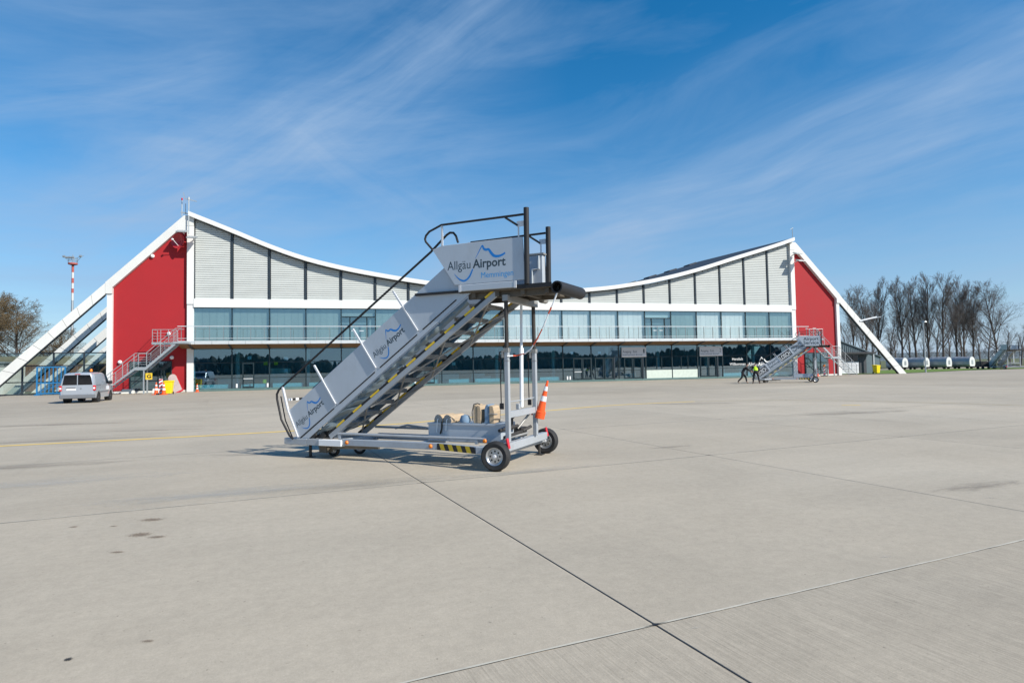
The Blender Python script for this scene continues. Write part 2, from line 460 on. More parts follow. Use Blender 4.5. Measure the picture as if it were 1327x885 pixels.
class MB:
    def __init__(self):
        self.v, self.f = [], []

    def add(self, vs, fs):
        n = len(self.v)
        self.v += [tuple(p) for p in vs]
        self.f += [tuple(i + n for i in q) for q in fs]
        return self

    def hexa(self, p):
        return self.add(p, [(0, 3, 2, 1), (4, 5, 6, 7), (0, 1, 5, 4), (1, 2, 6, 5), (2, 3, 7, 6), (3, 0, 4, 7)])

    def box(self, x0, x1, y0, y1, z0, z1):
        return self.hexa([(x0, y0, z0), (x1, y0, z0), (x1, y1, z0), (x0, y1, z0),
                          (x0, y0, z1), (x1, y0, z1), (x1, y1, z1), (x0, y1, z1)])

    def bar(self, p, q, w, h, up=(0, 0, 1)):
        p, q = Vector(p), Vector(q)
        d = (q - p).normalized()
        up = Vector(up)
        s = d.cross(up)
        if s.length < 1e-4:
            s = d.cross(Vector((1, 0, 0)))
        s.normalize()
        u = s.cross(d)
        a, b = s * w / 2, u * h / 2
        return self.hexa([p - a - b, p + a - b, q + a - b, q - a - b, p - a + b, p + a + b, q + a + b, q - a + b])

    def tube(self, pts, r, n=8, r2=None, cap=True):
        pts = [Vector(p) for p in pts]
        k = len(pts)
        vs, fs = [], []
        prev = None
        for i, p in enumerate(pts):
            if i == 0:
                d = pts[1] - p
            elif i == k - 1:
                d = p - pts[i - 1]
            else:
                d = (pts[i + 1] - p).normalized() + (p - pts[i - 1]).normalized()
            d.normalize()
            if prev is None:
                a = d.cross(Vector((0, 0, 1)))
                if a.length < 1e-3:
                    a = d.cross(Vector((1, 0, 0)))
            else:
                a = prev - d * prev.dot(d)
            a.normalize()
            prev = a
            b = d.cross(a)
            rr = r if r2 is None else r + (r2 - r) * i / (k - 1)
            for j in range(n):
                t = 2 * math.pi * j / n
                vs.append(p + a * (rr * math.cos(t)) + b * (rr * math.sin(t)))
        for i in range(k - 1):
            for j in range(n):
                j2 = (j + 1) % n
                fs.append((i * n + j, i * n + j2, (i + 1) * n + j2, (i + 1) * n + j))
        if cap:
            fs.append(tuple(reversed(range(n))))
            fs.append(tuple((k - 1) * n + j for j in range(n)))
        return self.add(vs, fs)

    def prism(self, poly, o, u, v, w):
        """polygon given in (u,v) coordinates at o, thickened along the vector w"""
        o, u, v, w = Vector(o), Vector(u), Vector(v), Vector(w)
        n = len(poly)
        a = [o + u * p[0] + v * p[1] for p in poly]
        b = [q + w for q in a]
        fs = [tuple(reversed(range(n))), tuple(range(n, 2 * n))]
        for i in range(n):
            j = (i + 1) % n
            fs.append((i, j, n + j, n + i))
        return self.add(a + b, fs)

    def lathe(self, prof, o, ax, n=24, closed=False):
        """profile of (radius, height) pairs spun about the axis ax at o"""
        o, ax = Vector(o), Vector(ax).normalized()
        a = ax.cross(Vector((0, 0, 1)))
        if a.length < 1e-3:
            a = ax.cross(Vector((1, 0, 0)))
        a.normalize()
        b = ax.cross(a)
        k = len(prof)
        vs, fs = [], []
        for r, h in prof:
            for j in range(n):
                t = 2 * math.pi * j / n
                vs.append(o + ax * h + (a * math.cos(t) + b * math.sin(t)) * max(r, 1e-4))
        rng = k if closed else k - 1
        for i in range(rng):
            i2 = (i + 1) % k
            for j in range(n):
                j2 = (j + 1) % n
                fs.append((i * n + j, i * n + j2, i2 * n + j2, i2 * n + j))
        return self.add(vs, fs)

    def mesh(self, name, m, smooth=False, bevel=0.0):
        me = bpy.data.meshes.new(name)
        bm = bmesh.new()
        vv = [bm.verts.new(p) for p in self.v]
        bm.verts.ensure_lookup_table()
        for q in self.f:
            try:
                bm.faces.new([vv[i] for i in q])
            except ValueError:
                pass
        bmesh.ops.recalc_face_normals(bm, faces=bm.faces[:])
        if bevel:
            ed = [e for e in bm.edges if len(e.link_faces) == 2 and e.calc_face_angle(0) > 0.6]
            bmesh.ops.bevel(bm, geom=ed, offset=bevel, segments=1, affect='EDGES', clamp_overlap=True)
        if smooth:
            for f in bm.faces:
                f.smooth = True
            for e in bm.edges:
                if len(e.link_faces) == 2 and e.calc_face_angle(0) > 0.7:
                    e.smooth = False
        bm.to_mesh(me)
        bm.free()
        me.materials.append(m)
        return me

    def build(self, name, m, parent=None, smooth=False, bevel=0.0, **props):
        return link(name, self.mesh(name, m, smooth, bevel), parent, **props)


def link(name, me, parent=None, loc=None, rot=None, **props):
    o = bpy.data.objects.new(name, me)
    COL.objects.link(o)
    if parent is not None:
        o.parent = parent
    if loc is not None:
        o.location = loc
    if rot is not None:
        o.rotation_euler = rot
    for k, v in props.items():
        o[k] = v
    return o


def thing(name, label, cat, loc=(0, 0, 0), rz=0.0, group=None, rot=None):
    o = bpy.data.objects.new(name, None)
    COL.objects.link(o)
    o.empty_display_size = 0.3
    o.location = loc
    o.rotation_euler = rot if rot is not None else (0, 0, rz)
    o['label'] = label
    o['category'] = cat
    if group:
        o['group'] = group
    return o


def dup(root, loc, rz=None, label=None, rot=None, scale=None):
    def cp(o, par):
        c = o.copy()
        COL.objects.link(c)
        if par is not None:
            c.parent = par
        for ch in list(o.children):
            cp(ch, c)
        return c
    r = cp(root, None)
    r.location = loc
    if rz is not None:
        r.rotation_euler = (0, 0, rz)
    if rot is not None:
        r.rotation_euler = rot
    if scale is not None:
        r.scale = (scale,) * 3
    if label:
        r['label'] = label
    return r


def text_data(body, bold=0.0, shear=0.0, res=3):
    cu = bpy.data.curves.new('lettering', 'FONT')
    cu.body = body
    cu.size = 1.0
    cu.offset = bold
    cu.shear = shear
    cu.resolution_u = res
    cu.fill_mode = 'FRONT'
    ob = bpy.data.objects.new('lettering', cu)
    COL.objects.link(ob)
    dg = bpy.context.evaluated_depsgraph_get()
    me = bpy.data.meshes.new_from_object(ob.evaluated_get(dg))
    vs = [v.co.copy() for v in me.vertices]
    fs = [tuple(p.vertices) for p in me.polygons]
    bpy.data.objects.remove(ob)
    bpy.data.curves.remove(cu)
    bpy.data.meshes.remove(me)
    return vs, fs


def put_text(mb, body, o, u, v, x0, x1, y0, cap, bold=0.0, shear=0.0):
    """letters filling x0..x1 from baseline y0 with capital height cap, on the plane o + u*x + v*y"""
    vs, fs = text_data(body, bold, shear)
    ref, _ = text_data('H', bold)
    hx = max(p.y for p in ref)
    mn, mxx = min(p.x for p in vs), max(p.x for p in vs)
    o, u, v = Vector(o), Vector(u), Vector(v)
    k = (x1 - x0) / (mxx - mn)
    ky = cap / hx
    mb.add([o + u * (x0 + (p.x - mn) * k) + v * (y0 + p.y * ky) for p in vs], fs)


def stroke(mb, pts, o, u, v, sc):
    """a brush stroke of (x, y, width) points"""
    o, u, v = Vector(o), Vector(u), Vector(v)
    fine = []
    for i in range(len(pts) - 1):
        p0 = pts[max(0, i - 1)]
        p1, p2 = pts[i], pts[i + 1]
        p3 = pts[min(len(pts) - 1, i + 2)]
        for k in range(5):
            t = k / 5
            fine.append(tuple(0.5 * ((2 * p1[c]) + (-p0[c] + p2[c]) * t + (2 * p0[c] - 5 * p1[c] + 4 * p2[c] - p3[c]) * t * t +
                                     (-p0[c] + 3 * p1[c] - 3 * p2[c] + p3[c]) * t ** 3) for c in range(3)))
    fine.append(pts[-1])
    L_, R_ = [], []
    for i, p in enumerate(fine):
        a = fine[max(0, i - 1)]
        b = fine[min(len(fine) - 1, i + 1)]
        dx, dy = b[0] - a[0], b[1] - a[1]
        l = math.hypot(dx, dy) or 1
        nx, ny = -dy / l, dx / l
        w = p[2] / 2
        L_.append((p[0] + nx * w, p[1] + ny * w))
        R_.append((p[0] - nx * w, p[1] - ny * w))
    vs = [o + u * (x * sc) + v * (y * sc) for x, y in L_ + R_]
    n = len(fine)
    mb.add(vs, [(i, i + 1, n + i + 1, n + i) for i in range(n - 1)])


SWOOSH_UP = [(298, 88, 3), (320, 122, 6), (348, 168, 9), (372, 200, 13), (384, 172, 20), (408, 158, 22), (436, 158, 22), (462, 122, 26), (492, 94, 26), (535, 88, 22), (575, 98, 19), (602, 112, 15)]
SWOOSH_DN = [(72, -36, 2), (98, -68, 8), (130, -95, 14), (165, -110, 17), (200, -104, 18), (232, -76, 18), (252, -42, 16), (268, -8, 13)]


def airport_logo(parent, o, u, v, width, memmingen=True, dark=None, blue=None):
    """wordmark with mountain stroke, on the plane o + u*x + v*y; o is the left end of the baseline"""
    k = width / 605.0
    a = MB()
    put_text(a, 'Allgäu', o, u, v, 0, 245 * k, 0, 80 * k)
    put_text(a, 'Airport', o, u, v, 268 * k, 605 * k, 0, 80 * k, bold=0.022)
    a.build('lettering', dark or M['text_dark'], parent)
    b = MB()
    stroke(b, SWOOSH_UP, o, u, v, k)
    stroke(b, SWOOSH_DN, o, u, v, k)
    b.build('emblem', blue or M['text_blue'], parent)
    if memmingen:
        c = MB()
        put_text(c, 'Memmingen', o, u, v, 355 * k, 678 * k, -98 * k, 52 * k)
        c.build('lettering', blue or M['text_cyan'], parent)


# ------------------------------------------------------------------ pixel-free site frames
BA = 0.2688
P0 = Vector((-28.8427, 55.0369, 0))
EU = Vector((math.cos(BA), math.sin(BA), 0))
EV = Vector((-math.sin(BA), math.cos(BA), 0))


def bw(u, v, z=0.0):
    return P0 + EU * u + EV * v + Vector((0, 0, z))


BAY = 3.2245
NB = 20
UL = BAY * NB
MIR = 64.4


# ------------------------------------------------------------------ ground
def sheet(name, poly, z, m, parent=None, **kw):
    mb = MB()
    mb.add([(x, y, z) for x, y in poly], [tuple(range(len(poly)))])
    o = mb.build(name, m, parent, **kw)
    return o


def build_ground():
    sheet('ground', [(-4000, -4000), (4000, -4000), (4000, 4000), (-4000, 4000)], -0.06, M['field'], kind='structure')
    apron = sheet('apron', [(-400, -300), (500, -300), (500, 190), (140, 127), (104, 106), (67.5, 90.8), (49.5, 78.0), (41.5, 78.0),
                            (36, 76), (-26, 60), (-44, 58), (-400, 58)], -0.014, M['concrete_far'], kind='structure')
    # concrete slabs laid in a grid turned 24 degrees, with open joints
    ang = R(24)
    d = Vector((-math.sin(ang), math.cos(ang), 0))
    q = Vector((math.cos(ang), math.sin(ang), 0))
    A0, B0, SA, SB = 2.48, 3.34, 5.46, 5.6
    g = 0.0045
    mb = MB()
    x0, x1, y0, y1 = g, SA - g, g, SB - g
    ch = 0.004
    mb.hexa([(x0, y0, -0.012), (x1, y0, -0.012), (x1, y1, -0.012), (x0, y1, -0.012), (x0, y0, -ch), (x1, y0, -ch), (x1, y1, -ch), (x0, y1, -ch)])
    mb.f.pop(1)
    n = len(mb.v)
    mb.v += [(x0 + ch, y0 + ch, 0), (x1 - ch, y0 + ch, 0), (x1 - ch, y1 - ch, 0), (x0 + ch, y1 - ch, 0)]
    for i in range(4):
        j = (i + 1) % 4
        mb.f.append((4 + i, 4 + j, n + j, n + i))
    mb.f.append((n, n + 1, n + 2, n + 3))
    me = mb.mesh('slab', M['concrete'])
    me2 = me.copy()
    me2.materials[0] = M['concrete_broom']
    for j in range(-2, 5):
        for i in range(-6, 7):
            if i == -1:
                # the old field on the left was poured in long undivided bays
                w6 = link('slab', me2 if j == -1 else me, apron, loc=q * (A0 - 6 * SA) + d * (B0 + SB * j), rot=(0, 0, ang))
                w6.scale = ((6 * SA - 2 * g) / (SA - 2 * g), 1, 1)
                w6.location -= q * (g * (w6.scale.x - 1))
                continue
            if i < 0:
                continue
            o = q * (A0 + SA * i) + d * (B0 + SB * j)
            c = o + q * SA / 2 + d * SB / 2
            if c.y < -3 or abs(c.x) > 7 + c.y * 1.0 + 3:
                continue
            link('slab', me2 if j == -1 else me, apron, loc=o, rot=(0, 0, ang))
    # joint fillings: black sealant lengthwise, pale worn mortar crosswise
    js, jp = MB(), MB()
    for i in range(0, 8):
        o = q * (A0 + SA * i)
        w = 0.0048
        pts = [o + d * (B0 + SB * -2), o + d * (B0 + SB * 5)]
        js.add([pts[0] - q * w, pts[0] + q * w, pts[1] + q * w, pts[1] - q * w], [(0, 1, 2, 3)])
    for v in range(len(js.v)):
        x, y, z = js.v[v]
        js.v[v] = (x, y, -0.0015)
    js.build('sealant_joint', M['sealant'], apron)
    rnd = random.Random(3)
    for j in range(-2, 6):
        o = d * (B0 + SB * j)
        steps = 320
        a0, a1 = A0 + SA * -6, A0 + SA * 7
        vs, fs = [], []
        for k in range(steps + 1):
            p = o + q * (a0 + (a1 - a0) * k / steps)
            w1 = 0.009 + rnd.uniform(-0.004, 0.008)
            w2 = 0.007 + rnd.uniform(-0.003, 0.005)
            vs += [(p + d * w1)[:2] + (0.0035,), (p - d * w2)[:2] + (0.0035,)]
            if k:
                fs.append((2 * k - 2, 2 * k - 1, 2 * k + 1, 2 * k))
        jp.add(vs, fs)
    jp.build('mortar_joint', M['pale_joint'], apron)
    # sealant smeared where joints cross
    sm = MB()
    for j in range(-2, 6):
        for i in range(0, 8):
            o = q * (A0 + SA * i) + d * (B0 + SB * j)
            pts = []
            for k in range(16):
                t = 2 * math.pi * k / 16
                r = 0.026 if k % 8 else 0.10
                if k in (1, 7, 9, 15):
                    r = 0.034
                r2 = 0.032 if k % 8 else 1
                p = o + q * (math.cos(t) * r) + d * (math.sin(t) * (0.013 if k not in (4, 12) else 0.02))
                pts.append((p.x, p.y, 0.0045))
            sm.add(pts, [tuple(range(16))])
    sm.build('sealant_patch', M['sealant'], apron)

    # painted guide lines
    def ribbon(pts, w, m, name, z=0.004):
        pts = [Vector((x, y, 0)) for x, y in pts]
        fine = []
        for i in range(len(pts) - 1):
            p0, p1, p2, p3 = pts[max(0, i - 1)], pts[i], pts[i + 1], pts[min(len(pts) - 1, i + 2)]
            for k in range(8):
                t = k / 8
                fine.append(0.5 * ((2 * p1) + (p2 - p0) * t + (2 * p0 - 5 * p1 + 4 * p2 - p3) * t * t + (3 * p1 - p0 - 3 * p2 + p3) * t ** 3))
        fine.append(pts[-1])
        vs, fs = [], []
        for i, p in enumerate(fine):
            a, b = fine[max(0, i - 1)], fine[min(len(fine) - 1, i + 1)]
            t = (b - a).normalized()
            s = Vector((-t.y, t.x, 0)) * w / 2
            vs += [(p.x + s.x, p.y + s.y, z), (p.x - s.x, p.y - s.y, z)]
            if i:
                fs.append((2 * i - 2, 2 * i - 1, 2 * i + 1, 2 * i))
        mb = MB()
        mb.add(vs, fs)
        mb.build(name, m, apron)
    ribbon([(-34, 7.6), (-22, 11.6), (-12.52, 14.93), (-9.5, 16.0), (-6.6, 17.25), (-3.6, 19.0), (-2.2, 20.3), (1.4, 23.6), (4.3, 26.0), (8.2, 27.6)], 0.21, M['yellow_line'], 'guide_line')
    ribbon([(8.2, 27.6), (11.2, 27.6), (14.2, 26.3), (16.4, 24.2), (18.3, 21.7), (21.5, 16.0), (24, 10)], 0.17, M['faded_line'], 'guide_line')
    mb = MB()
    mb.add([(12.7, 23.70, 0.004), (13.35, 23.55, 0.004), (13.31, 23.36, 0.004), (12.66, 23.51, 0.004)], [(0, 1, 2, 3)])
    mb.build('guide_line', M['yellow_line'], apron)

    # stains: small round sheets with soft ragged edges
    disc = MB()
    disc.add([(1.5 * math.cos(2 * math.pi * k / 20), 1.5 * math.sin(2 * math.pi * k / 20), 0) for k in range(20)], [tuple(range(20))])
    dm = {k: disc.mesh('oil_stain', M[k]) for k in ('stain', 'stain_soft', 'stain_pale', 'stain_dark')}

    def stain(k, x, y, rx, ry, a=0.0, z=0.003):
        o = link('oil_stain', dm[k], apron, loc=(x, y, z), rot=(0, 0, a))
        o.scale = (rx, ry, 1)
    for x, y, rx, ry in ((-3.97, 6.52, 0.17, 0.13), (-3.74, 6.42, 0.14, 0.08), (-4.23, 7.17, 0.19, 0.11), (-3.81, 5.9, 0.10, 0.05),
                         (-4.5, 6.9, 0.06, 0.04), (-4.95, 6.9, 0.07, 0.05), (-2.35, 3.95, 0.06, 0.03)):
        stain('stain', x, y, rx, ry)
    stain('stain_dark', -2.69, 3.72, 0.03, 0.035, 0.6)
    for x, y, rx, ry, a in ((-10.8, 18.4, 2.4, 0.33, 0.14), (-5.4, 12.6, 1.3, 0.35, 0.1), (-12, 15.9, 4, 0.5, 0.3), (7.5, 26.2, 3.0, 0.7, 0.0), (-16, 21, 4, 0.8, 0.2),
                            (11, 20, 3.5, 0.8, 0.3), (3.2, 12.6, 0.8, 0.2, 0.4), (6.2, 8.2, 1.2, 0.3, 0.4), (-9.5, 11.4, 3.0, 0.6, 0.3)):
        stain('stain_soft', x, y, rx, ry, a)
    for x, y, rx, ry, a in ((-2.3, 9.1, 2.3, 0.45, 0.4), (-4.2, 8.6, 2.4, 0.5, 0.4), (0.2, 10.0, 1.6, 0.3, 0.42), (-7.5, 9.7, 2.6, 0.7, 0.4), (5.8, 7.5, 0.09, 0.05, 0), (1.15, 4.0, 0.05, 0.02, 0.3),
                            (3.2, 5.35, 0.09, 0.03, 0.4)):
        stain('stain_pale', x, y, rx, ry, a, 0.0038)

    sheet('grass_strip', [(41.5, 78.1), (49.5, 78.1), (67.5, 90.9), (104, 106.2), (96, 112), (60, 104), (40, 96)], 0.03, M['grass'], kind='structure')
    sheet('service_road', [(55, 103), (96, 112), (130, 121), (130, 132), (60, 118)], 0.0, M['concrete_far'], kind='structure')
    # far hills and the wooded horizon
    mb = MB()
    rnd = random.Random(5)
    prof = []
    for k in range(61):
        x = -1500 + 5000 * k / 60
        h = 10 + 16 * max(0, mnoise.noise(Vector((k * 0.17, 1.3, 0))) + 0.35) + (22 if x > 1000 else 0) * min(1, (x - 1000) / 800 if x > 1000 else 0)
        prof.append((x, h))
    vs = []
    for x, h in prof:
        vs += [(x, 2400, -1), (x, 2520, h * 0.8), (x, 2700, h), (x, 3000, -1)]
    fs = []
    for k in range(60):
        for c in range(3):
            fs.append((4 * k + c, 4 * k + c + 1, 4 * k + 5 + c, 4 * k + 4 + c))
    mb.add(vs, fs)
    mb.build('hills', M['hill'], None, True, kind='structure')


build_ground()


def cone_forest(name, spots, m, label, fir=0.5, slim=1.0):
    """many small ragged conifers and round crowns joined: a wood too far to count"""
    rnd = random.Random(11)
    mb = MB()
    for x, y, h in spots:
        n = 7
        if rnd.random() < fir:
            rings = [(0.22, 0.05), (0.30, 0.12), (0.16, 0.45), (0.21, 0.42), (0.09, 0.75), (0.12, 0.72), (0.01, 1.0)]
        else:
            rings = [(0.10, 0.0), (0.26, 0.25), (0.34, 0.5), (0.28, 0.78), (0.12, 0.95), (0.02, 1.0)]
        vs, fs = [], []
        for r, z in rings:
            for j in range(n):
                t = 2 * math.pi * j / n + z
                rr = r * h * slim * rnd.uniform(0.7, 1.3)
                vs.append((x + rr * math.cos(t), y + rr * math.sin(t), z * h + rnd.uniform(-0.03, 0.03) * h))
        for i in range(len(rings) - 1):
            for j in range(n):
                j2 = (j + 1) % n
                fs.append((i * n + j, i * n + j2, (i + 1) * n + j2, (i + 1) * n + j))
        mb.add(vs, fs)
    mb.build(name, m, None, kind='stuff', label=label, category='forest')


def build_far_woods():
    rnd = random.Random(2)
    sp = []
    # the wood across the airfield, behind the viewer, which the terminal windows mirror
    for k in range(1700):
        a = rnd.uniform(-1.15, 1.15)
        d = rnd.uniform(330, 420)
        h = 9.5 + 5.5 * mnoise.noise(Vector((a * 5, 0.2, 0))) + rnd.uniform(-2.0, 3.0)
        sp.append((math.sin(a) * d, -math.cos(a) * d, max(5, h)))
    cone_forest('forest', sp, M['forest'], 'dark wood across the airfield mirrored in the terminal windows', 0.35, 0.75)
    sp = []
    for k in range(200):
        x = rnd.uniform(-330, -70)
        sp.append((x, 190 + rnd.uniform(-12, 12), rnd.uniform(3.5, 8.0)))
    cone_forest('distant_woods', sp, M['hedge'], 'low brown belt of bare bushes along the far field edge', 0.0)


build_far_woods()

# ------------------------------------------------------------------ the terminal
ROOF = [(-0.35, 16.3), (3.17, 14.92), (6.51, 13.55), (9.6, 12.5), (12.85, 11.72), (16.05, 11.15), (19.3, 10.66), (23, 10.2), (27, 9.88), (31, 9.72), (35, 9.78),
        (38.06, 9.98), (41.96, 10.42), (46.66, 11.26), (51.55, 12.45), (56.66, 13.98), (61.97, 15.55), (64.8, 16.48)]


def zr(u):
    pts = ROOF
    if u <= pts[0][0]:
        return pts[0][1]
    for i in range(len(pts) - 1):
        if u <= pts[i + 1][0]:
            p0, p1, p2, p3 = pts[max(0, i - 1)], pts[i], pts[i + 1], pts[min(len(pts) - 1, i + 2)]
            h = p2[0] - p1[0]
            t = (u - p1[0]) / h
            m1 = (p2[1] - p0[1]) / (p2[0] - p0[0]) * h
            m2 = (p3[1] - p1[1]) / (p3[0] - p1[0]) * h
            return (2 * t ** 3 - 3 * t * t + 1) * p1[1] + (t ** 3 - 2 * t * t + t) * m1 + (-2 * t ** 3 + 3 * t * t) * p2[1] + (t ** 3 - t * t) * m2
    return pts[-1][1]


def mu(u, mir):
    return MIR - u if mir else u


UZ = ((0, 0, 0), (1, 0, 0), (0, 0, 1))


def build_terminal():
    B = thing('terminal_building', 'long white and red airport terminal with sweeping curved roof, grey louvres and glass front', 'building', P0, BA)
    DEPTH = 20.0
    # roof
    us = [-0.35 + (64.8 + 0.35) * k / 64 for k in range(65)]
    top = MB()
    vs, fs = [], []
    for u in us:
        z = zr(u)
        vs += [(u, -0.30, z - 0.03), (u, DEPTH, z + 0.6), (u, DEPTH, z + 0.2), (u, -0.30, z - 0.40)]
    for k in range(64):
        for c in range(4):
            c2 = (c + 1) % 4
            fs.append((4 * k + c, 4 * k + c2, 4 * k + 4 + c2, 4 * k + 4 + c))
    fs += [(0, 1, 2, 3), (256, 259, 258, 257)]
    top.add(vs, fs)
    roof = top.build('roof', M['roof'], B)
    fa = MB()
    vs, fs = [], []
    for u in us:
        z = zr(u)
        vs += [(u, -0.55, z), (u, -0.302, z + 0.02), (u, -0.302, z - 0.42), (u, -0.55, z - 0.40)]
    for k in range(64):
        for c in range(4):
            c2 = (c + 1) % 4
            fs.append((4 * k + c, 4 * k + c2, 4 * k + 4 + c2, 4 * k + 4 + c))
    fs += [(0, 1, 2, 3), (256, 259, 258, 257)]
    fa.add(vs, fs)
    fa.build('fascia', M['white'], roof)
    sk = MB()
    sk.box(-0.7, 0.7, -0.8, 0.8, -0.1, 0.16)
    skm = sk.mesh('skylight', M['roof'], bevel=0.08)
    for k in range(8):
        for vv in (18.6,):
            u = 39.5 + k * 3.3
            sl_ = (zr(u + 0.1) - zr(u - 0.1)) / 0.2
            link('skylight', skm, roof, loc=(u, vv, zr(u) + vv * 0.03), rot=(0, -math.atan(sl_), 0))
    # backing wall behind the louvres, and the body of the house
    poly = [(0, 3.85)] + [(UL, 3.85)] + [(u, zr(u) - 0.42) for u in reversed(us[1:-1]) if 0 < u < UL]
    b = MB()
    b.prism(poly, (0, 0.75, 0), (1, 0, 0), (0, 0, 1), (0, 0.2, 0))
    b.box(-6.3, 70.7, 8.0, 8.2, 0, 8.0)
    b.box(-6.3, -6.1, 0.6, DEPTH, 0, 8.9)
    b.box(70.5, 70.7, 0.6, DEPTH, 0, 8.9)
    b.box(-6.3, 70.7, DEPTH - 0.3, DEPTH, 0, 8.9)
    b.build('wall', M['interior'], B)
    f = MB()
    f.box(-0.4, UL + 0.4, 0.3, 8.0, 0.0, 0.05)
    f.build('lobby_floor', M['interior_floor'], B)
    f = MB()
    f.box(-0.4, UL + 0.4, 0.12, 8.0, 3.82, 4.15)
    f.build('floor_slab', M['interior'], B)

    # louvre panels with their slats
    count = 0
    for i in range(NB):
        u0, u1 = i * BAY + 0.13, (i + 1) * BAY - 0.13
        pitch = 0.205
        lim = lambda u: zr(u) - 0.47
        P = MB()
        P.prism([(u0, 8.4), (u1, 8.4), (u1, lim(u1)), ((u0 + u1) / 2, lim((u0 + u1) / 2)), (u0, lim(u0))], (0, 0.16, 0), (1, 0, 0), (0, 0, 1), (0, 0.05, 0))
        pan = P.build('louvre_panel', M['louvre'], B)
        z = 8.42
        rest = MB()
        while z < max(lim(u0), lim(u1)) - 0.03:
            zt = z + pitch - 0.024
            # clip the slat to the sloping roof line
            a, c = u0, u1
            while lim(a) < zt and a < c:
                a += 0.02
            while lim(c) < zt and c > a:
                c -= 0.02
            if c - a > 0.15:
                s = MB()
                s.hexa([(a, 0.06, z), (c, 0.06, z), (c, 0.155, z), (a, 0.155, z), (a, 0.10, zt), (c, 0.10, zt), (c, 0.155, zt), (a, 0.155, zt)])
                if count < 300:
                    s.build('slat', M['louvre'], pan)
                    count += 1
                else:
                    rest.add(s.v, s.f)
            z += pitch
        if rest.v:
            rest.build('slat', M['louvre'], pan, kind='stuff')
    for i in range(0, NB + 1):
        u = i * BAY
        m_ = MB()
        m_.box(u - 0.09, u + 0.09, -0.02, 0.2, 8.4, zr(min(max(u, 0.1), UL - 0.1)) - 0.44)
        m_.build('mullion', M['mullion'], B)
    # white band under the louvres, in butted lengths
    for i in range(0, NB, 2):
        wb = MB()
        wb.box(i * BAY + (0.06 if i == 0 else 0.006), (i + 2) * BAY - (0.2 if i == NB - 2 else 0.006), -0.22, 0.6, 7.62, 8.398)
        wb.build('white_band', M['white'], B)

    # upper storey: panes, blinds, slim mullions
    pane = MB()
    pane.box(0.05, BAY - 0.05, 0.02, 0.05, 4.5, 7.6)
    pane_me = pane.mesh('pane', M['glass_up'])
    bl = MB()
    w = (BAY - 0.14) / 5
    bl.box(0.012, w - 0.012, 0.22, 0.24, 4.5, 7.6)
    blm = bl.mesh('blind', M['blind'])
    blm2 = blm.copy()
    blm2.materials[0] = M['blind_pale_glare']
    door_bays = (4, 14)
    pane_glare = pane_me.copy()
    pane_glare.materials[0] = M['glass_glare']
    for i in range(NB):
        pale = i in (9, 10, 11, 12, 13, 16, 17)  # bays whose sun glare is put into paler pane and blind colours
        p = link('pane', pane_glare if pale else pane_me, B, loc=(i * BAY, 0, 0))
        if i in door_bays:
            continue
        for k in range(5):
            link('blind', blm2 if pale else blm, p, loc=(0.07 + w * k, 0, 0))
    thin = MB()
    thin.box(-0.045, 0.045, -0.03, 0.1, 4.5, 7.61)
    tm = thin.mesh('window_mullion', M['frame_green'])
    for i in range(NB + 1):
        link('window_mullion', tm, B, loc=(i * BAY, 0, 0))
    hd = MB()
    hd.box(0.06, UL - 0.2, -0.03, 0.1, 7.56, 7.618)
    hd.build('window_head', M['frame_green'], B)
    for i in door_bays:
        d = MB()
        u0 = i * BAY
        d.box(u0 + 0.06, u0 + BAY - 0.06, -0.04, 0.09, 6.76, 6.86)
        for x in (0.75, 2.35):
            d.box(u0 + x, u0 + x + 0.12, -0.045, 0.095, 4.5, 6.76)
        dd = d.build('balcony_door', M['frame_green'], B)
        bx = MB()
        bx.box(u0 + 0.06, u0 + BAY - 0.06, 0.2, 0.24, 6.86, 7.6)
        bx.build('transom_panel', M['blind_pale_glare'] if i == 14 else M['blind'], dd)
        h = MB()
        h.box(u0 + 0.95, u0 + 1.35, -0.12, -0.05, 5.42, 5.50)
        h.box(u0 + 1.7, u0 + 2.1, -0.12, -0.05, 5.42, 5.50)
        h.build('handle', M['rail'], dd)

    # balcony
    sl_ = MB()
    u0, u1 = -0.9, MIR + 0.9
    sl_.box(u0, u1, -1.62, -0.02, 4.34, 4.46)
    bal = sl_.build('balcony', M['galv'], B)
    n = 48
    e = MB()
    e.box(0.012, (u1 - u0) / n - 0.012, -1.68, -1.622, 4.2, 4.5)
    em = e.mesh('edge_panel', M['rail'])
    for k in range(n):
        link('edge_panel', em, bal, loc=(u0 + (u1 - u0) / n * k, 0, 0))
    so_ = MB()
    for k in range(0, 8):
        v0, v1 = -1.60 + 0.19 * k, -1.60 + 0.19 * k + 0.175
        zz0, zz1 = 4.20 - 0.22 * (v0 + 1.6), 4.20 - 0.22 * (v1 + 1.6)
        so_.hexa([(u0, v0, zz0), (u1, v0, zz0), (u1, v1, zz1), (u0, v1, zz1), (u0, v0, zz0 + 0.05), (u1, v0, zz0 + 0.05), (u1, v1, zz1 + 0.05), (u0, v1, zz1 + 0.05)])
    so_.build('soffit', M['wood_soffit'], bal)
    br = MB()
    br.prism([(-1.5, 4.25), (-1.5, 4.13), (0.1, 3.74), (0.1, 4.25)], (-0.09, 0, 0), (0, 1, 0), (0, 0, 1), (0.18, 0, 0))
    brm = br.mesh('bracket', M['dark_steel'])
    for i in range(NB + 1):
        link('bracket', brm, bal, loc=(i * BAY, 0, 0))
    po = MB()
    po.box(-0.02, 0.02, -1.66, -1.61, 4.5, 5.74)
    pm = po.mesh('railing_post', M['galv_dark'])
    n = 58
    for k in range(n + 1):
        link('railing_post', pm, bal, loc=(-0.6 + (MIR + 1.2) * k / n, 0, 0))
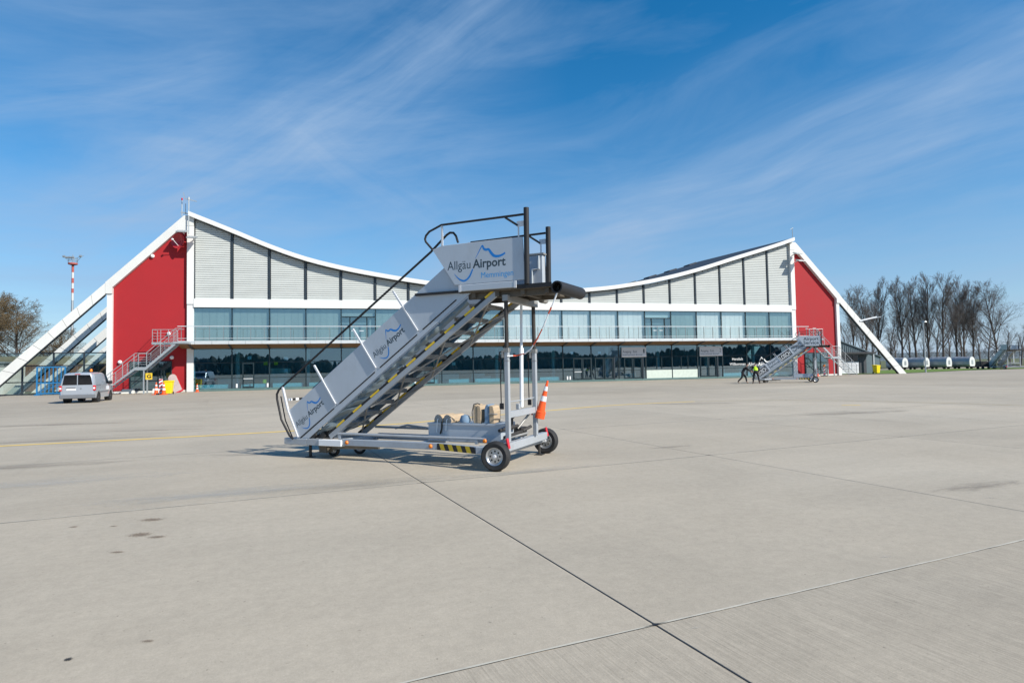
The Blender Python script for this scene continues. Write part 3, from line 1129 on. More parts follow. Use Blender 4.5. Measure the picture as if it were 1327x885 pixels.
    for zz, t in ((5.79, 0.045), (4.72, 0.025)):
        hr = MB()
        hr.box(u0, u1, -1.635 - t, -1.635 + t, zz - t * 0.7, zz + t * 0.7)
        hr.build('handrail', M['rail'], bal)

    # ground floor glazing
    g = MB()
    g.box(0.05, BAY - 0.05, 0.02, 0.05, 0.2, 3.78)
    gme = g.mesh('pane', M['glass_low'])
    for i in range(NB):
        link('pane', gme, B, loc=(i * BAY, 0, 0))
    v_ = MB()
    v_.box(-0.05, 0.05, -0.04, 0.14, 0.2, 3.78)
    vm = v_.mesh('window_mullion', M['frame_green'])
    for i in range(NB + 1):
        link('window_mullion', vm, B, loc=(i * BAY, 0, 0))
    for i in range(NB):
        t = MB()
        for zz in (1.14, 2.56):
            t.box(i * BAY + 0.052, (i + 1) * BAY - 0.052, -0.025, 0.1, zz - 0.03, zz + 0.03)
        t.build('transom', M['frame_green'], B)
    pl = MB()
    pl.box(0.06, UL - 0.2, -0.06, 0.16, 0.0, 0.198)
    pl.build('plinth', M['plinth'], B)
    # doors on the apron side
    lf = MB()
    W_ = 1.0
    for a, c, z0, z1 in ((0, 0.09, 0.2, 2.53), (W_ - 0.09, W_, 0.2, 2.53), (0.09, W_ - 0.09, 2.43, 2.53), (0.09, W_ - 0.09, 0.2, 0.36)):
        lf.box(a, c, -0.075, -0.045, z0, z1)
    lfm = lf.mesh('door_frame', M['frame_green'])
    hb = MB()
    hb.box(0.1, W_ - 0.1, -0.13, -0.078, 1.03, 1.11)
    hbm = hb.mesh('push_bar', M['rail'])
    jm = MB()
    jm.box(0, 0.14, -0.12, -0.03, 0.2, 2.55)
    jmm = jm.mesh('door_jamb', M['mullion'])
    for i, offs, bar_, jambs in ((1, (0.9,), True, ()), (6, (1.5,), True, ()), (11, (1.15, 2.2), True, ()), (12, (0.4, 1.5), False, (2.55,)), (13, (0.6, 1.7), False, (2.75,)), (16, (0.3, 1.35), False, (2.45,))):
        for k, x in enumerate(offs):
            o = link('door_frame', lfm, B, loc=(i * BAY + x, 0, 0))
            if bar_ and k == 0:
                link('push_bar', hbm, o)
        for x in jambs:
            link('door_jamb', jmm, B, loc=(i * BAY + x, 0, 0))
    ww = MB()
    for (i, a, c) in ((14, 1.3, 1.9), (15, 1.1, 1.95)):
        for x in (a, c):
            ww.box(i * BAY + x, i * BAY + x + 0.06, -0.04, -0.027, 1.2, 2.5)
    ww.build('window_frame', M['frame_green'], B)
    # inside the hall: columns, counters, pale strips along the glass
    sill = MB()
    for i in range(NB):
        if i in (11, 12, 13, 16):
            continue
        if i in (14, 15):
            continue
        a = 0.25 + (0.5 if i % 3 == 1 else 0)
        sill.box(i * BAY + a, (i + 1) * BAY - 0.25, 0.35, 0.5, 0.22, 0.58)
    sill.build('radiator', M['counter'], B)
    fp = MB()
    for i in (14, 15):
        fp.box(i * BAY + 0.06, (i + 1) * BAY - 0.06, -0.022, 0.0, 0.2, 1.1)
    fp.build('spandrel_panel', M['counter'], B)
    colm = MB()
    colm.tube([(0, 3.2, 0.05), (0, 3.2, 3.8)], 0.2, 12)
    cme = colm.mesh('column', M['plaster'], True)
    for i in range(1, NB, 2):
        link('column', cme, B, loc=(i * BAY, 0, 0))
    co = MB()
    rnd = random.Random(4)
    for k in range(24):
        u = rnd.uniform(1, 62)
        d_ = rnd.uniform(2.0, 6.5)
        ww_ = rnd.uniform(0.5, 2.0)
        co.box(u, u + ww_, d_, d_ + 0.7, 0.05, rnd.choice((0.8, 1.1, 1.1, 2.0)))
    co.build('counter', M['counter'], B)
    tg = MB()
    for i, z in ((2, 2.75), (2, 1.6), (5, 2.8), (11, 2.95), (12, 2.95), (7, 2.0), (1, 2.85)):
        tg.box(i * BAY + 1.2, i * BAY + 1.55, 0.9, 0.93, z, z + 0.3)
    tg.build('hanging_sign', M['text_white'], B)
    tg = MB()
    for i, x, z in ((1, 2.6, 2.3), (2, 0.3, 2.3), (1, 2.5, 0.6), (6, 1.9, 2.3)):
        tg.box(i * BAY + x, i * BAY + x + 0.35, 0.9, 0.93, z, z + 0.35)
    tg.build('hanging_sign', M['bin'], B)
    wp = MB()
    for i, x in ((1, 0.35), (1, 3.0), (6, 0.5), (6, 0.85), (11, 0.4), (11, 0.7)):
        wp = MB()
        wp.box(i * BAY + x, i * BAY + x + 0.14, -0.03, 0.0, 0.26, 0.62)
        wp.build('notice', M['text_white'], B)

    # end bays: red walls, white portal frames with raking legs
    for mir in (False, True):
        sx = lambda u: mu(u, mir)
        rw = MB()
        rw.prism([(sx(-6.42), 0), (sx(-0.5), 0), (sx(-0.5), 14.75), (sx(-1.2), 14.75), (sx(-6.42), 9.35)], (0, 0.16, 0), (1, 0, 0), (0, 0, 1), (0, 0.3, 0))
        rw.build('red_wall', M['red'], B)
        cl = MB()
        a, c = sorted((sx(-0.5), sx(0.05)))
        cl.box(a, c, -0.12, 0.55, 0.0, 7.9)
        cl.box(a - 0.0, c, -0.2, 0.55, 7.9, 15.0)
        cl.build('column', M['white'], B)
        co2 = MB()
        a, c = sorted((sx(-6.85), sx(-6.42)))
        co2.box(a, c, -0.1, 0.6, 0, 8.75)
        co2.build('column', M['white'], B)
        # upper rake above the red wall
        up = MB()
        up.prism([(sx(0.05), 16.0), (sx(-0.75), 15.95), (sx(-6.95), 9.75), (sx(-6.95), 8.76), (sx(-6.42), 8.76), (sx(-6.42), 9.3), (sx(-1.2), 14.6), (sx(-0.5), 14.6), (sx(-0.5), 15.02), (sx(0.05), 15.02)],
                 (0, -0.22, 0), (1, 0, 0), (0, 0, 1), (0, 0.85, 0))
        up.build('raking_beam', M['white_leg'], B)
        depths = (0.0, 5.2, 10.0, 15.0) if not mir else (0.0,)
        for vv in depths:
            core = MB()
            k = 0.05
            core.prism([(sx(-7.0), 8.62 - k), (sx(-7.0), 9.62 - k), (sx(-16.5), 0.05), (sx(-15.4), 0.05)], (0, vv - 0.15, 0), (1, 0, 0), (0, 0, 1), (0, 0.27, 0))
            leg = core.build('raking_leg', M['mullion'], B)
            nseg = 9
            for s in range(nseg):
                def pt(t, top):
                    u = (-6.952 + (-16.62 + 6.952) * t) if top else (-6.952 + (-15.52 + 6.952) * t)
                    z = (9.70 if top else 8.70) * (1 - t)
                    return sx(u), z
                t0, t1 = s / nseg + 0.0012, (s + 1) / nseg - 0.0012
                pp = MB()
                pp.prism([pt(t0, True), pt(t1, True), pt(t1, False), pt(t0, False)], (0, vv - 0.2, 0), (1, 0, 0), (0, 0, 1), (0, 0.37, 0))
                pp.build('cladding_panel', M['white_leg'], leg)
        # glazing low in the red wall
        a, c = sorted((sx(-5.1), sx(-1.75)))
        wf = MB()
        for x in (a, a + 1.15, a + 2.2, c - 0.08):
            wf.box(x, x + 0.08, 0.06, 0.155, 0.2, 2.8)
        for z in (0.2, 1.0, 2.72):
            wf.box(a + 0.082, c - 0.082, 0.07, 0.15, z, z + 0.08)
        wn = wf.build('window', M['frame_green'], B)
        gp = MB()
        gp.box(a, c, 0.10, 0.13, 0.2, 2.8)
        gp.build('pane', M['glass_door'], wn)
        bk = MB()
        if not mir:
            bk.box(a, a + 1.2, 0.135, 0.155, 0.2, 2.8)
        else:
            bk.box(a, a + 2.3, 0.135, 0.155, 0.9, 2.8)
        bk.build('blind', M['blind_pale_glare'], wn)
        bk = MB()
        if not mir:
            bk.box(a + 1.2, c, 0.135, 0.155, 0.2, 2.8)
        else:
            bk.box(a + 2.3, c, 0.135, 0.155, 0.2, 2.8)
            bk.box(a, a + 2.3, 0.135, 0.155, 0.2, 0.9)
        bk.build('blind', M['interior'], wn)
        # base strip
        bs = MB()
        a, c = sorted((sx(-6.42), sx(-0.52)))
        bs.box(a, c, 0.05, 0.16, 0.0, 0.18)
        bs.build('base_strip', M['plaster'], B)
    # lettering on the glass
    tx = MB()
    put_text(tx, 'Herzlich', (55.75, 0.012, 0), (1, 0, 0), (0, 0, 1), 0.35, 1.75, 2.02, 0.30)
    put_text(tx, 'Willkommen', (55.75, 0.012, 0), (1, 0, 0), (0, 0, 1), 0.0, 2.1, 1.45, 0.30)
    tx.build('lettering', M['text_white'], B)
    airport_logo(B, (58.2, 0.012, 1.35), (1, 0, 0), (0, 0, 1), 3.0, True, M['text_white'], M['text_white'])
    return B


TERMINAL = build_terminal()


def at_wall(u, v, z):
    return bw(u, v, z)


def build_wall_things():
    # exit signs over the doors
    for u0, num, lab in ((42.2, '1', 'grey exit sign over the doors beside the pale lower glass panels, nearer the long stairs'), (51.8, '2', 'grey exit sign over the doors next to the white Herzlich Willkommen lettering')):
        t = thing('exit_sign', lab, 'sign', at_wall(u0, -0.12, 2.58), BA, 'exit signs over the glass doors')
        b = MB()
        b.box(0, 2.95, -0.03, 0.05, 0, 1.05)
        b.build('sign_board', M['sign_grey'], t, bevel=0.01)
        a = MB()
        put_text(a, 'Ausgang · Exit', (0.12, -0.034, 0), (1, 0, 0), (0, 0, 1), 0, 1.7, 0.45, 0.26)
        put_text(a, num, (0.12, -0.034, 0), (1, 0, 0), (0, 0, 1), 2.45, 2.62, 0.42, 0.42, 0.01)
        put_text(a, 'International Arrival', (0.12, -0.034, 0), (1, 0, 0), (0, 0, 1), 0, 2.3, 0.14, 0.16)
        a.build('lettering', M['text_dark'], t)
    # outside stairs at both ends
    for mir in (False, True):
        lab = 'galvanised steel stair with a mid landing against the red wall by the striped board' if not mir else 'galvanised steel stair against the red wall beyond the advertising boarding stair'
        t = thing('external_staircase', lab, 'staircase', P0, BA, 'steel stairs up to the balcony')
        sx = lambda u: mu(u, mir)
        path = [(-0.75, 4.34), (-3.0, 2.24), (-3.8, 2.24), (-6.35, 0.02)]
        for vv in (-2.95, -1.78):
            s = MB()
            for k in range(3):
                (ua, za), (ub, zb) = path[k], path[k + 1]
                s.prism([(sx(ua), za + 0.02), (sx(ub), zb + 0.02), (sx(ub), zb - 0.24 if k < 2 else zb - 0.0), (sx(ua), za - 0.24)] if True else [], (0, vv, 0), (1, 0, 0), (0, 0, 1), (0, 0.06, 0))
            s.build('stringer', M['galv'], t)
        tr = MB()
        tr.box(-0.15, 0.15, -2.885, -1.785, -0.02, 0.02)
        tm = tr.mesh('tread', M['galv'])
        for (ua, za), (ub, zb), n in ((path[0], path[1], 11), (path[2], path[3], 11)):
            for k in range(1, n):
                link('tread', tm, t, loc=(sx(ua + (ub - ua) * k / n), 0, za + (zb - za) * k / n - 0.03))
        ld = MB()
        a, c = sorted((sx(-3.0), sx(-3.8)))
        ld.box(a, c, -2.885, -1.785, 2.14, 2.2)
        ld.build('landing', M['galv'], t)
        pf = MB()
        a, c = sorted((sx(-0.92), sx(-2.9)))
        pf.box(a, c, -1.7, -0.1, 4.2, 4.4)
        a2, c2 = sorted((sx(-0.92), sx(0.2)))
        pf.box(a2, c2, -3.0, -1.70, 4.22, 4.38)
        pf.build('landing', M['galv'], t)
        sup = MB()
        for u in (-3.15,):
            sup.box(sx(u) - 0.05, sx(u) + 0.05, -2.9, -2.8, 0, 2.14)
            sup.box(sx(u) - 0.05, sx(u) + 0.05, -1.95, -1.85, 0, 2.14)
        sup.build('support_post', M['galv'], t)
        for vv in (-2.92, -1.75):
            for dz, r in ((1.18, 0.03), (0.85, 0.012), (0.65, 0.012), (0.45, 0.012), (0.25, 0.012)):
                h = MB()
                h.tube([(sx(u), vv, z + dz) for u, z in ((-0.35, 4.34), *path)][0 if dz > 1 else 1:], r, 6)
                h.build('handrail', M['stair_rail'], t)
            ps = MB()
            for (ua, za), (ub, zb), ks in ((path[0], path[1], (0.05, 0.5, 0.97)), (path[2], path[3], (0.03, 0.36, 0.7, 0.97))):
                for k in ks:
                    u, z = ua + (ub - ua) * k, za + (zb - za) * k
                    ps.box(sx(u) - 0.022, sx(u) + 0.022, vv - 0.02, vv + 0.02, z, z + 1.16)
            ps.build('railing_post', M['stair_rail'], t)
        # rails round the upper landing
        rl = MB()
        for zz in (5.5, 5.2, 4.95, 4.7):
            rl.tube([(sx(-0.95), -1.66, zz), (sx(-2.85), -1.66, zz), (sx(-2.85), -0.12, zz)], 0.025 if zz > 5.4 else 0.012, 6)
        for u in (-1.0, -1.6, -2.2, -2.85):
            rl.box(sx(u) - 0.02, sx(u) + 0.02, -1.68, -1.64, 4.4, 5.5)
        rl.box(sx(-2.85) - 0.02, sx(-2.85) + 0.02, -0.16, -0.12, 4.4, 5.5)
        rl.build('landing_rail', M['stair_rail'], t)
    # bulkhead lamps on the red walls
    lm = MB()
    lm.lathe([(0.0, 0.24), (0.08, 0.23), (0.15, 0.17), (0.17, 0.08), (0.15, 0.0), (0.0, 0.0)], (0, 0, 0), (0, -1, 0), 14)
    first = None
    for u, z, lab in ((-3.35, 12.2, 'small white wall lamp high on the red wall, just below the raking white beam'), (-5.85, 2.75, 'small white wall lamp low on the red wall beside the outer white column'),
                      (-2.0, 5.25, 'small white wall lamp on the red wall over the stair landing'), (-1.75, 3.1, 'small white wall lamp on the red wall under the stair flight')):
        if first is None:
            o = thing('wall_lamp', lab, 'lamp', at_wall(u, 0.15, z), BA, 'white lamps on the red wall')
            lm.build('lamp_globe', M['white_paint'], o, True)
            b = MB()
            b.box(-0.1, 0.1, -0.05, -0.001, -0.12, 0.12)
            b.build('base_plate', M['galv'], o)
            first = o
        else:
            dup(first, at_wall(u, 0.15, z), BA, lab)
    # round dish on the left gable
    t = thing('dish_antenna', 'red round dish antenna on brackets near the gable peak', 'antenna', at_wall(-1.2, 0.15, 13.45), BA)
    t.scale = (0.86, 0.86, 0.86)
    d = MB()
    ax = Vector((-0.52, -0.85, 0.04)).normalized()
    o_ = Vector((0.1, -0.75, 0.1))
    d.lathe([(0.01, -0.22), (0.35, -0.16), (0.65, -0.02), (0.80, 0.12), (0.82, 0.12), (0.66, -0.06), (0.36, -0.20), (0.01, -0.26)], o_, ax, 28)
    d.build('dish', M['dish_red'], t, True)
    d = MB()
    d.tube([o_ + ax * 0.05 + Vector((0, 0, -0.5)), o_ + ax * 0.75], 0.03, 6)
    d.lathe([(0.0, 0.0), (0.1, 0.02), (0.1, 0.16), (0, 0.18)], o_ + ax * 0.72, ax, 10)
    d.build('feed_horn', M['white_paint'], t)
    d = MB()
    d.tube([o_ - ax * 0.2, (0.55, -0.3, 0.1), (0.9, -0.02, 0.12)], 0.06, 8)
    d.tube([(0.5, -0.35, 0.1), (0.4, -0.02, -0.25)], 0.04, 8)
    d.build('bracket', M['red'], t)
    # floodlights
    fl = None
    for u, z, lab in ((-0.75, 14.15, 'flat grey floodlight on the gable column beside the red dish'), (0.1, 13.65, 'flat grey floodlight below the wind sensor pole on the gable column'),
                      (64.7, 14.3, 'upper flat floodlight on the far gable column'), (65.0, 13.45, 'lower flat floodlight on the far gable column')):
        if fl is None:
            fl = thing('floodlight', lab, 'floodlight', at_wall(u, -0.2, z), BA, 'flat floodlights on the gable columns')
            b = MB()
            b.hexa([(-0.42, -1.15, 0.0), (0.42, -1.15, 0.0), (0.42, -0.45, 0.26), (-0.42, -0.45, 0.26), (-0.42, -1.18, 0.1), (0.42, -1.18, 0.1), (0.42, -0.48, 0.36), (-0.42, -0.48, 0.36)])
            b.build('lamp_housing', M['galv'], fl, bevel=0.02)
            b = MB()
            b.bar((0, -0.02, 0.1), (0, -0.55, 0.25), 0.09, 0.09)
            b.bar((-0.25, -0.5, 0.28), (0.25, -0.5, 0.28), 0.06, 0.06)
            b.build('arm', M['galv'], fl)
        else:
            dup(fl, at_wall(u, -0.2, z), BA, lab)
    # wind sensor and aerials on the peaks
    t = thing('wind_sensor', 'grey pole with a white wind sensor on the gable peak', 'sensor', at_wall(-0.3, -0.5, 14.2), BA)
    b = MB()
    b.tube([(0, 0, 0), (0, 0, 3.1)], 0.05, 8)
    b.build('pole', M['galv'], t)
    b = MB()
    b.bar((-0.25, 0, 3.2), (0.65, 0, 3.0), 0.05, 0.07)
    b.tube([(0, 0, 3.1), (0, 0, 3.35)], 0.09, 8)
    b.bar((-0.3, 0, 3.2), (-0.45, 0, 3.75), 0.05, 0.05)
    b.build('sensor_head', M['galv'], t)
    t = thing('aerial', 'short white aerial with red tip on the gable peak', 'antenna', at_wall(-0.95, -0.1, 15.9), BA)
    b = MB()
    b.tube([(0, 0, 0), (0, 0, 1.45)], 0.04, 8)
    b.tube([(0.3, 0, 0.2), (0.3, 0, 1.15)], 0.03, 6)
    b.bar((-0.1, 0, 0.35), (1.0, 0, 0.15), 0.08, 0.12)
    b.build('mast', M['galv'], t)
    b = MB()
    b.tube([(0, 0, 1.45), (0, 0, 1.65)], 0.07, 8)
    b.build('tip_lamp', M['red_lens'], t)
    t = thing('aerial', 'thin dark aerial on the far gable peak', 'antenna', at_wall(64.7, -0.3, 16.45), BA)
    b = MB()
    b.tube([(0, 0, 0), (0, 0, 1.1)], 0.04, 6)
    b.bar((-0.3, 0, 1.0), (0.15, 0, 1.25), 0.05, 0.05)
    b.build('mast', M['galv'], t)
    # lamp arm on the far leg
    t = thing('leg_lamp', 'slim white lamp arm sticking out from the far raking leg', 'lamp', at_wall(74.1, -0.2, 6.6), BA)
    b = MB()
    b.bar((0, 0, 0), (2.1, -0.5, 0.45), 0.16, 0.16)
    b.build('arm', M['white_paint'], t)
    b = MB()
    b.bar((1.7, -0.41, 0.28), (2.6, -0.6, 0.46), 0.2, 0.08)
    b.build('lamp_head', M['galv'], t)


build_wall_things()


# ------------------------------------------------------------------ mobile boarding stairs
def tyre_meshes(r, w, key=''):
    t = MB()
    t.lathe([(r * 0.60, -w / 2 + 0.01), (r * 0.86, -w / 2), (r * 0.97, -w / 2 + 0.025), (r, -w / 4), (r, w / 4), (r * 0.97, w / 2 - 0.025), (r * 0.86, w / 2), (r * 0.60, w / 2 - 0.01)], (0, 0, 0), (0, 1, 0), 32, True)
    rim = MB()
    rim.lathe([(0.0, -w * 0.30), (r * 0.20, -w * 0.30), (r * 0.22, -w * 0.22), (r * 0.46, -w * 0.20), (r * 0.54, -w * 0.42), (r * 0.60, -w * 0.46), (r * 0.61, w * 0.3), (0.0, w * 0.3)], (0, 0, 0), (0, 1, 0), 28)
    hub = MB()
    hub.lathe([(0.0, -w * 0.48), (r * 0.10, -w * 0.46), (r * 0.13, -w * 0.30), (0.0, -w * 0.28)], (0, 0, 0), (0, 1, 0), 14)
    holes = MB()
    for k in range(8):
        a = 2 * math.pi * k / 8
        holes.tube([(math.cos(a) * r * 0.34, -w * 0.225, math.sin(a) * r * 0.34), (math.cos(a) * r * 0.34, -w * 0.15, math.sin(a) * r * 0.34)], r * 0.065, 8)
    return (t.mesh('tyre', M['tyre'], True), rim.mesh('rim', M['chrome'], True), hub.mesh('hub_cap', M['panel_pale'], True), holes.mesh('rim_hole', M['black_rubber']))


def wheel(parent, meshes, loc, name='wheel', rot=(0, 0, 0)):
    o = link(name, meshes[0], parent, loc=loc, rot=rot)
    link('rim', meshes[1], o)
    link('hub_cap', meshes[2], o)
    link('rim_hole', meshes[3], o)
    return o


SL = 0.705                                   # slope of the flight


def build_airstair(label, loc, rz, style):
    T = thing('boarding_stairs', label, 'boarding stairs', loc, rz, 'mobile boarding stairs on the apron')
    near = style == 'main'
    bev = 0.008 if near else 0.0
    dirv = Vector((1, 0, SL)).normalized()
    perp = Vector((-dirv.z, 0, dirv.x))
    TN, TF = 0.2, 1.1                        # the two sides of the flight

    # ---- chassis
    fr = MB()
    for t, s1 in ((TN, -1.22), (1.28, -0.1)):
        fr.box(-3.32, s1, t - 0.03, t + 0.06, 0.275, 0.395)
    fr.box(-4.72, -4.6, TN + 0.08, 1.28, 0.26, 0.37)
    fr.box(-3.5, -3.38, TN + 0.065, 1.25, 0.27, 0.38)
    fr.box(-1.7, -1.6, TN + 0.065, 1.22, 0.28, 0.38)
    fr.bar((-1.22, TN + 0.015, 0.335), (-0.30, 0.03, 0.325), 0.09, 0.12)
    fr.box(-0.36, -0.16, -0.03, 0.2, 0.265, 0.385)
    fr.box(-4.76, -3.32, 1.22, 1.3, 0.26, 0.38)
    fr.build('chassis', M['frame_blue'], T, bevel=bev)
    for a, b, m in ((-4.76, -4.18, 'silver'), (-4.178, -3.87, 'panel_pale' if False else 'silver'), (-3.868, -3.32, 'white_paint')):
        p = MB()
        p.box(a, b, TN - 0.05 - (0.015 if m == 'white_paint' else 0), TN + 0.06, 0.255, 0.375)
        p.build('bumper_plate', M[m], T, bevel=bev)
    rods = MB()
    rods.tube([(-3.62, TN + 0.03, 0.49), (-0.28, TN + 0.03, 0.485)], 0.024, 8)
    rods.tube([(-3.4, 1.3, 0.52), (-0.4, 1.3, 0.50)], 0.024, 8)
    for s in (-3.45, -0.5):
        rods.box(s, s + 0.05, TN + 0.01, TN + 0.05, 0.396, 0.475)
    rods.tube([(-2.9, 1.3, 0.50), (-2.55, 1.2, 0.58), (-2.0, 1.2, 0.53)], 0.022, 6)
    rods.build('draw_rod', M['silver'], T, True)
    axle = MB()
    axle.bar((0.13, 0.12, 0.375), (0.10, 1.95, 0.375), 0.11, 0.135)
    axle.bar((-0.12, 0.2, 0.36), (-0.12, 1.5, 0.36), 0.08, 0.1)
    axle.tube([(0.0, 0.02, 0.25), (0.0, 2.15, 0.25)], 0.035, 8)
    axle.bar((-0.1, 1.3, 0.33), (0.05, 2.0, 0.33), 0.1, 0.1)
    axle.build('axle_beam', M['silver'], T, bevel=bev)
    wm = tyre_meshes(0.245, 0.17)
    wheel(T, wm, (0.0, 0.0, 0.245), rot=(0, 0, R(6)))
    wheel(T, wm, (0.02, 2.2, 0.245), rot=(0, 0, R(4)))
    cm = tyre_meshes(0.125, 0.075)
    wheel(T, cm, (-3.55, 0.98, 0.125), 'caster_wheel', (0, 0, R(40)))
    wheel(T, cm, (-3.85, 0.55, 0.125), 'caster_wheel', (0, 0, R(10)))
    ck = MB()
    ck.box(-3.65, -3.35, 0.9, 1.06, 0.2, 0.28)
    ck.box(-4.15, -3.6, 0.45, 0.75, 0.16, 0.26)
    ck.bar((-3.75, 0.5, 0.18), (-3.2, 0.9, 0.14), 0.05, 0.05)
    ck.build('caster_fork', M['steel_worn'], T)
    hg = MB()
    hg.tube([(-4.05, TN - 0.02, 0.47), (-4.05, TN + 0.12, 0.47)], 0.075, 12)
    hg.tube([(-3.80, TN - 0.02, 0.46), (-3.80, TN + 0.12, 0.46)], 0.055, 12)
    hg.box(-4.2, -3.62, TN + 0.03, TN + 0.10, 0.385, 0.43)
    hg.bar((-3.95, TN + 0.05, 0.40), (-3.70, TN + 0.05, 0.56), 0.05, 0.05)
    hg.tube([(-4.1, TN + 0.05, 0.5), (-3.7, TN + 0.02, 0.6), (-3.45, TN + 0.03, 0.47)], 0.012, 6)
    hg.build('hinge', M['black_pole'], T, True)
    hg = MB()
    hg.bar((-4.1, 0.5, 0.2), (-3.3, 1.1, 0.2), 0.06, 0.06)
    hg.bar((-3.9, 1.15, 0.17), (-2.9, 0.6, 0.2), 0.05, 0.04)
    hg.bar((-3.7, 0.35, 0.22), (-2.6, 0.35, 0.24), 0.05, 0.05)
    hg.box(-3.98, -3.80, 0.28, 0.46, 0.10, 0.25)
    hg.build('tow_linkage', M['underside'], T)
    jk = MB()
    jk.tube([(-4.22, 0.30, 0.0), (-4.22, 0.30, 0.26)], 0.03, 8)
    jk.box(-4.29, -4.15, 0.23, 0.37, 0.0, 0.014)
    jk.build('jack_foot', M['black_pole'], T)
    jk = MB()
    jk.tube([(-0.02, 1.95, 0.0), (-0.02, 1.95, 0.33)], 0.028, 8)
    jk.box(-0.1, 0.06, 1.87, 2.03, 0.0, 0.014)
    jk.build('jack_foot', M['black_pole'], T)
    for s, t, z in ((-3.21, TN - 0.03, 0.335), (-1.36, TN - 0.03, 0.335), (-0.25, TN - 0.1, 0.47)):
        l = MB()
        l.lathe([(0, 0.03), (0.025, 0.027), (0.036, 0.012), (0.038, 0), (0, 0)], (s, t, z), (0, -1, 0), 14)
        l.build('side_lamp', M['amber'], T, True)
    for s, t in ((0.2, 0.10), (0.14, 2.0)):
        l = MB()
        l.bar((s, t, 0.36), (s - 0.03, t - 0.02, 0.53), 0.07, 0.02, (1, 0, 0))
        l.build('reflector', M['red_lens'], T)
    # hazard stripes on the flared rail
    ya, bk = MB(), MB()
    pa, pb = Vector((-1.21, TN - 0.037, 0.28)), Vector((-0.34, -0.025, 0.27))
    dd = pb - pa
    hh = Vector((0, 0, 0.112))
    nst = 9
    for k in range(nst):
        t0, t1 = k / nst, (k + 1) / nst
        sk = 0.5 / nst
        m_ = ya if k % 2 else bk
        q = [pa + dd * t0 + hh * 0, pa + dd * t1, pa + dd * max(0, t1 - sk) + hh, pa + dd * max(0, t0 - sk) + hh]
        off = Vector((-0.01, -0.006, 0))
        m_.add([p + off for p in q], [(0, 1, 2, 3)])
    ya.build('hazard_tape', M['yellow'], T)
    bk.build('hazard_tape', M['black_tape'], T)
    # tool box
    bxm = MB()
    s0, s1, t0, t1, z0, z1 = -1.56, -0.1, 0.42, 1.02, 0.40, 0.72
    bxm.box(s0, s1, t0, t1, z0, z0 + 0.02)
    bxm.box(s0, s1, t0, t0 + 0.02, z0 + 0.02, z1)
    bxm.box(s0, s1, t1 - 0.02, t1, z0 + 0.02, z1)
    bxm.box(s0, s0 + 0.02, t0 + 0.021, t1 - 0.021, z0 + 0.02, z1)
    bxm.box(s1 - 0.02, s1, t0 + 0.021, t1 - 0.021, z0 + 0.02, z1)
    bxm.box(s0 - 0.012, s1 + 0.012, t0 - 0.015, t0 - 0.001, z1 - 0.03, z1 + 0.005)
    bxm.box(s0 + 0.05, s1 - 0.05, t0 + 0.021, t1 - 0.021, z1 - 0.04, z1 - 0.02)
    bxm.build('tool_box', M['panel'], T, bevel=0.004 if near else 0)

    # ---- lifting posts
    for s, t in ((0.14, TN + 0.0), (0.18, 1.3)):
        p = MB()
        p.box(s - 0.038, s + 0.038, t - 0.038, t + 0.038, 0.45, 2.0)
        pst = p.build('post', M['silver'], T, bevel=bev)
        p = MB()
        p.tube([(s, t, 2.0), (s, t, 2.86)], 0.035, 10)
        p.build('sleeve', M['black_pole'], pst, True)
        p = MB()
        p.box(s - 0.046, s + 0.046, t - 0.046, t + 0.046, 1.95, 2.02)
        p.box(s - 0.08, s - 0.048, t - 0.05, t + 0.02, 1.86, 1.98)
        p.box(s - 0.041, s + 0.041, t - 0.041, t + 0.041, 1.80, 1.815)
        p.build('collar', M['steel_worn'], pst)
        p = MB()
        p.tube([(s - 0.10, t - 0.02, 1.92), (s - 0.115, t - 0.02, 1.5), (s - 0.11, t - 0.02, 1.08)], 0.009, 6)
        p.box(s - 0.13, s - 0.07, t - 0.04, t + 0.0, 1.0, 1.1)
        p.tube([(s - 0.06, t - 0.02, 1.97), (s - 0.12, t - 0.03, 1.95), (s - 0.13, t - 0.03, 1.8)], 0.012, 6)
        p.build('cable', M['black_rubber'], pst)
    mp = MB()
    mp.tube([(0.15, 0.75, 1.0), (0.165, 0.75, 1.99)], 0.034, 10)
    mp.tube([(0.165, 0.75, 1.99), (0.18, 0.75, 2.86)], 0.023, 10)
    mp.tube([(0.164, 0.75, 1.93), (0.165, 0.75, 2.03)], 0.042, 10)
    mp.build('lift_ram', M['white_paint'], T, True)
    cb = MB()
    cb.bar((0.14, TN + 0.052, 0.905), (0.18, 1.248, 0.915), 0.06, 0.11)
    cb.tube([(0.14, TN + 0.052, 1.12), (0.16, 0.7, 1.12)], 0.012, 6)
    cb.tube([(0.16, 0.7, 1.12), (0.18, 1.25, 1.14)], 0.012, 6)
    cb.box(0.08, 0.14, 0.66, 0.72, 0.965, 1.06)
    cb.build('cross_bar', M['silver'], T, bevel=bev)
    hy = MB()
    hy.tube([(-0.1, 0.35, 0.62), (0.0, 0.9, 0.66)], 0.03, 8)
    hy.tube([(0.02, 0.3, 0.52), (0.05, 1.15, 0.56)], 0.026, 8)
    hy.box(-0.1, 0.05, 0.95, 1.2, 0.45, 0.62)
    hy.tube([(-0.05, 0.75, 0.6), (-0.05, 0.75, 0.82)], 0.035, 8)
    hy.tube([(0.0, 0.4, 0.66), (0.06, 0.42, 0.78), (0.1, 0.6, 0.86)], 0.014, 6)
    hy.tube([(0.05, 1.0, 0.56), (0.12, 1.22, 0.62)], 0.03, 8)
    hy.build('pump', M['black_pole'], T, True)
    hy = MB()
    hy.tube([(0.0, 0.32, 0.49), (0.06, 1.2, 0.50)], 0.022, 8)
    hy.tube([(-0.02, 0.95, 0.6), (0.14, 1.28, 0.93)], 0.02, 8)
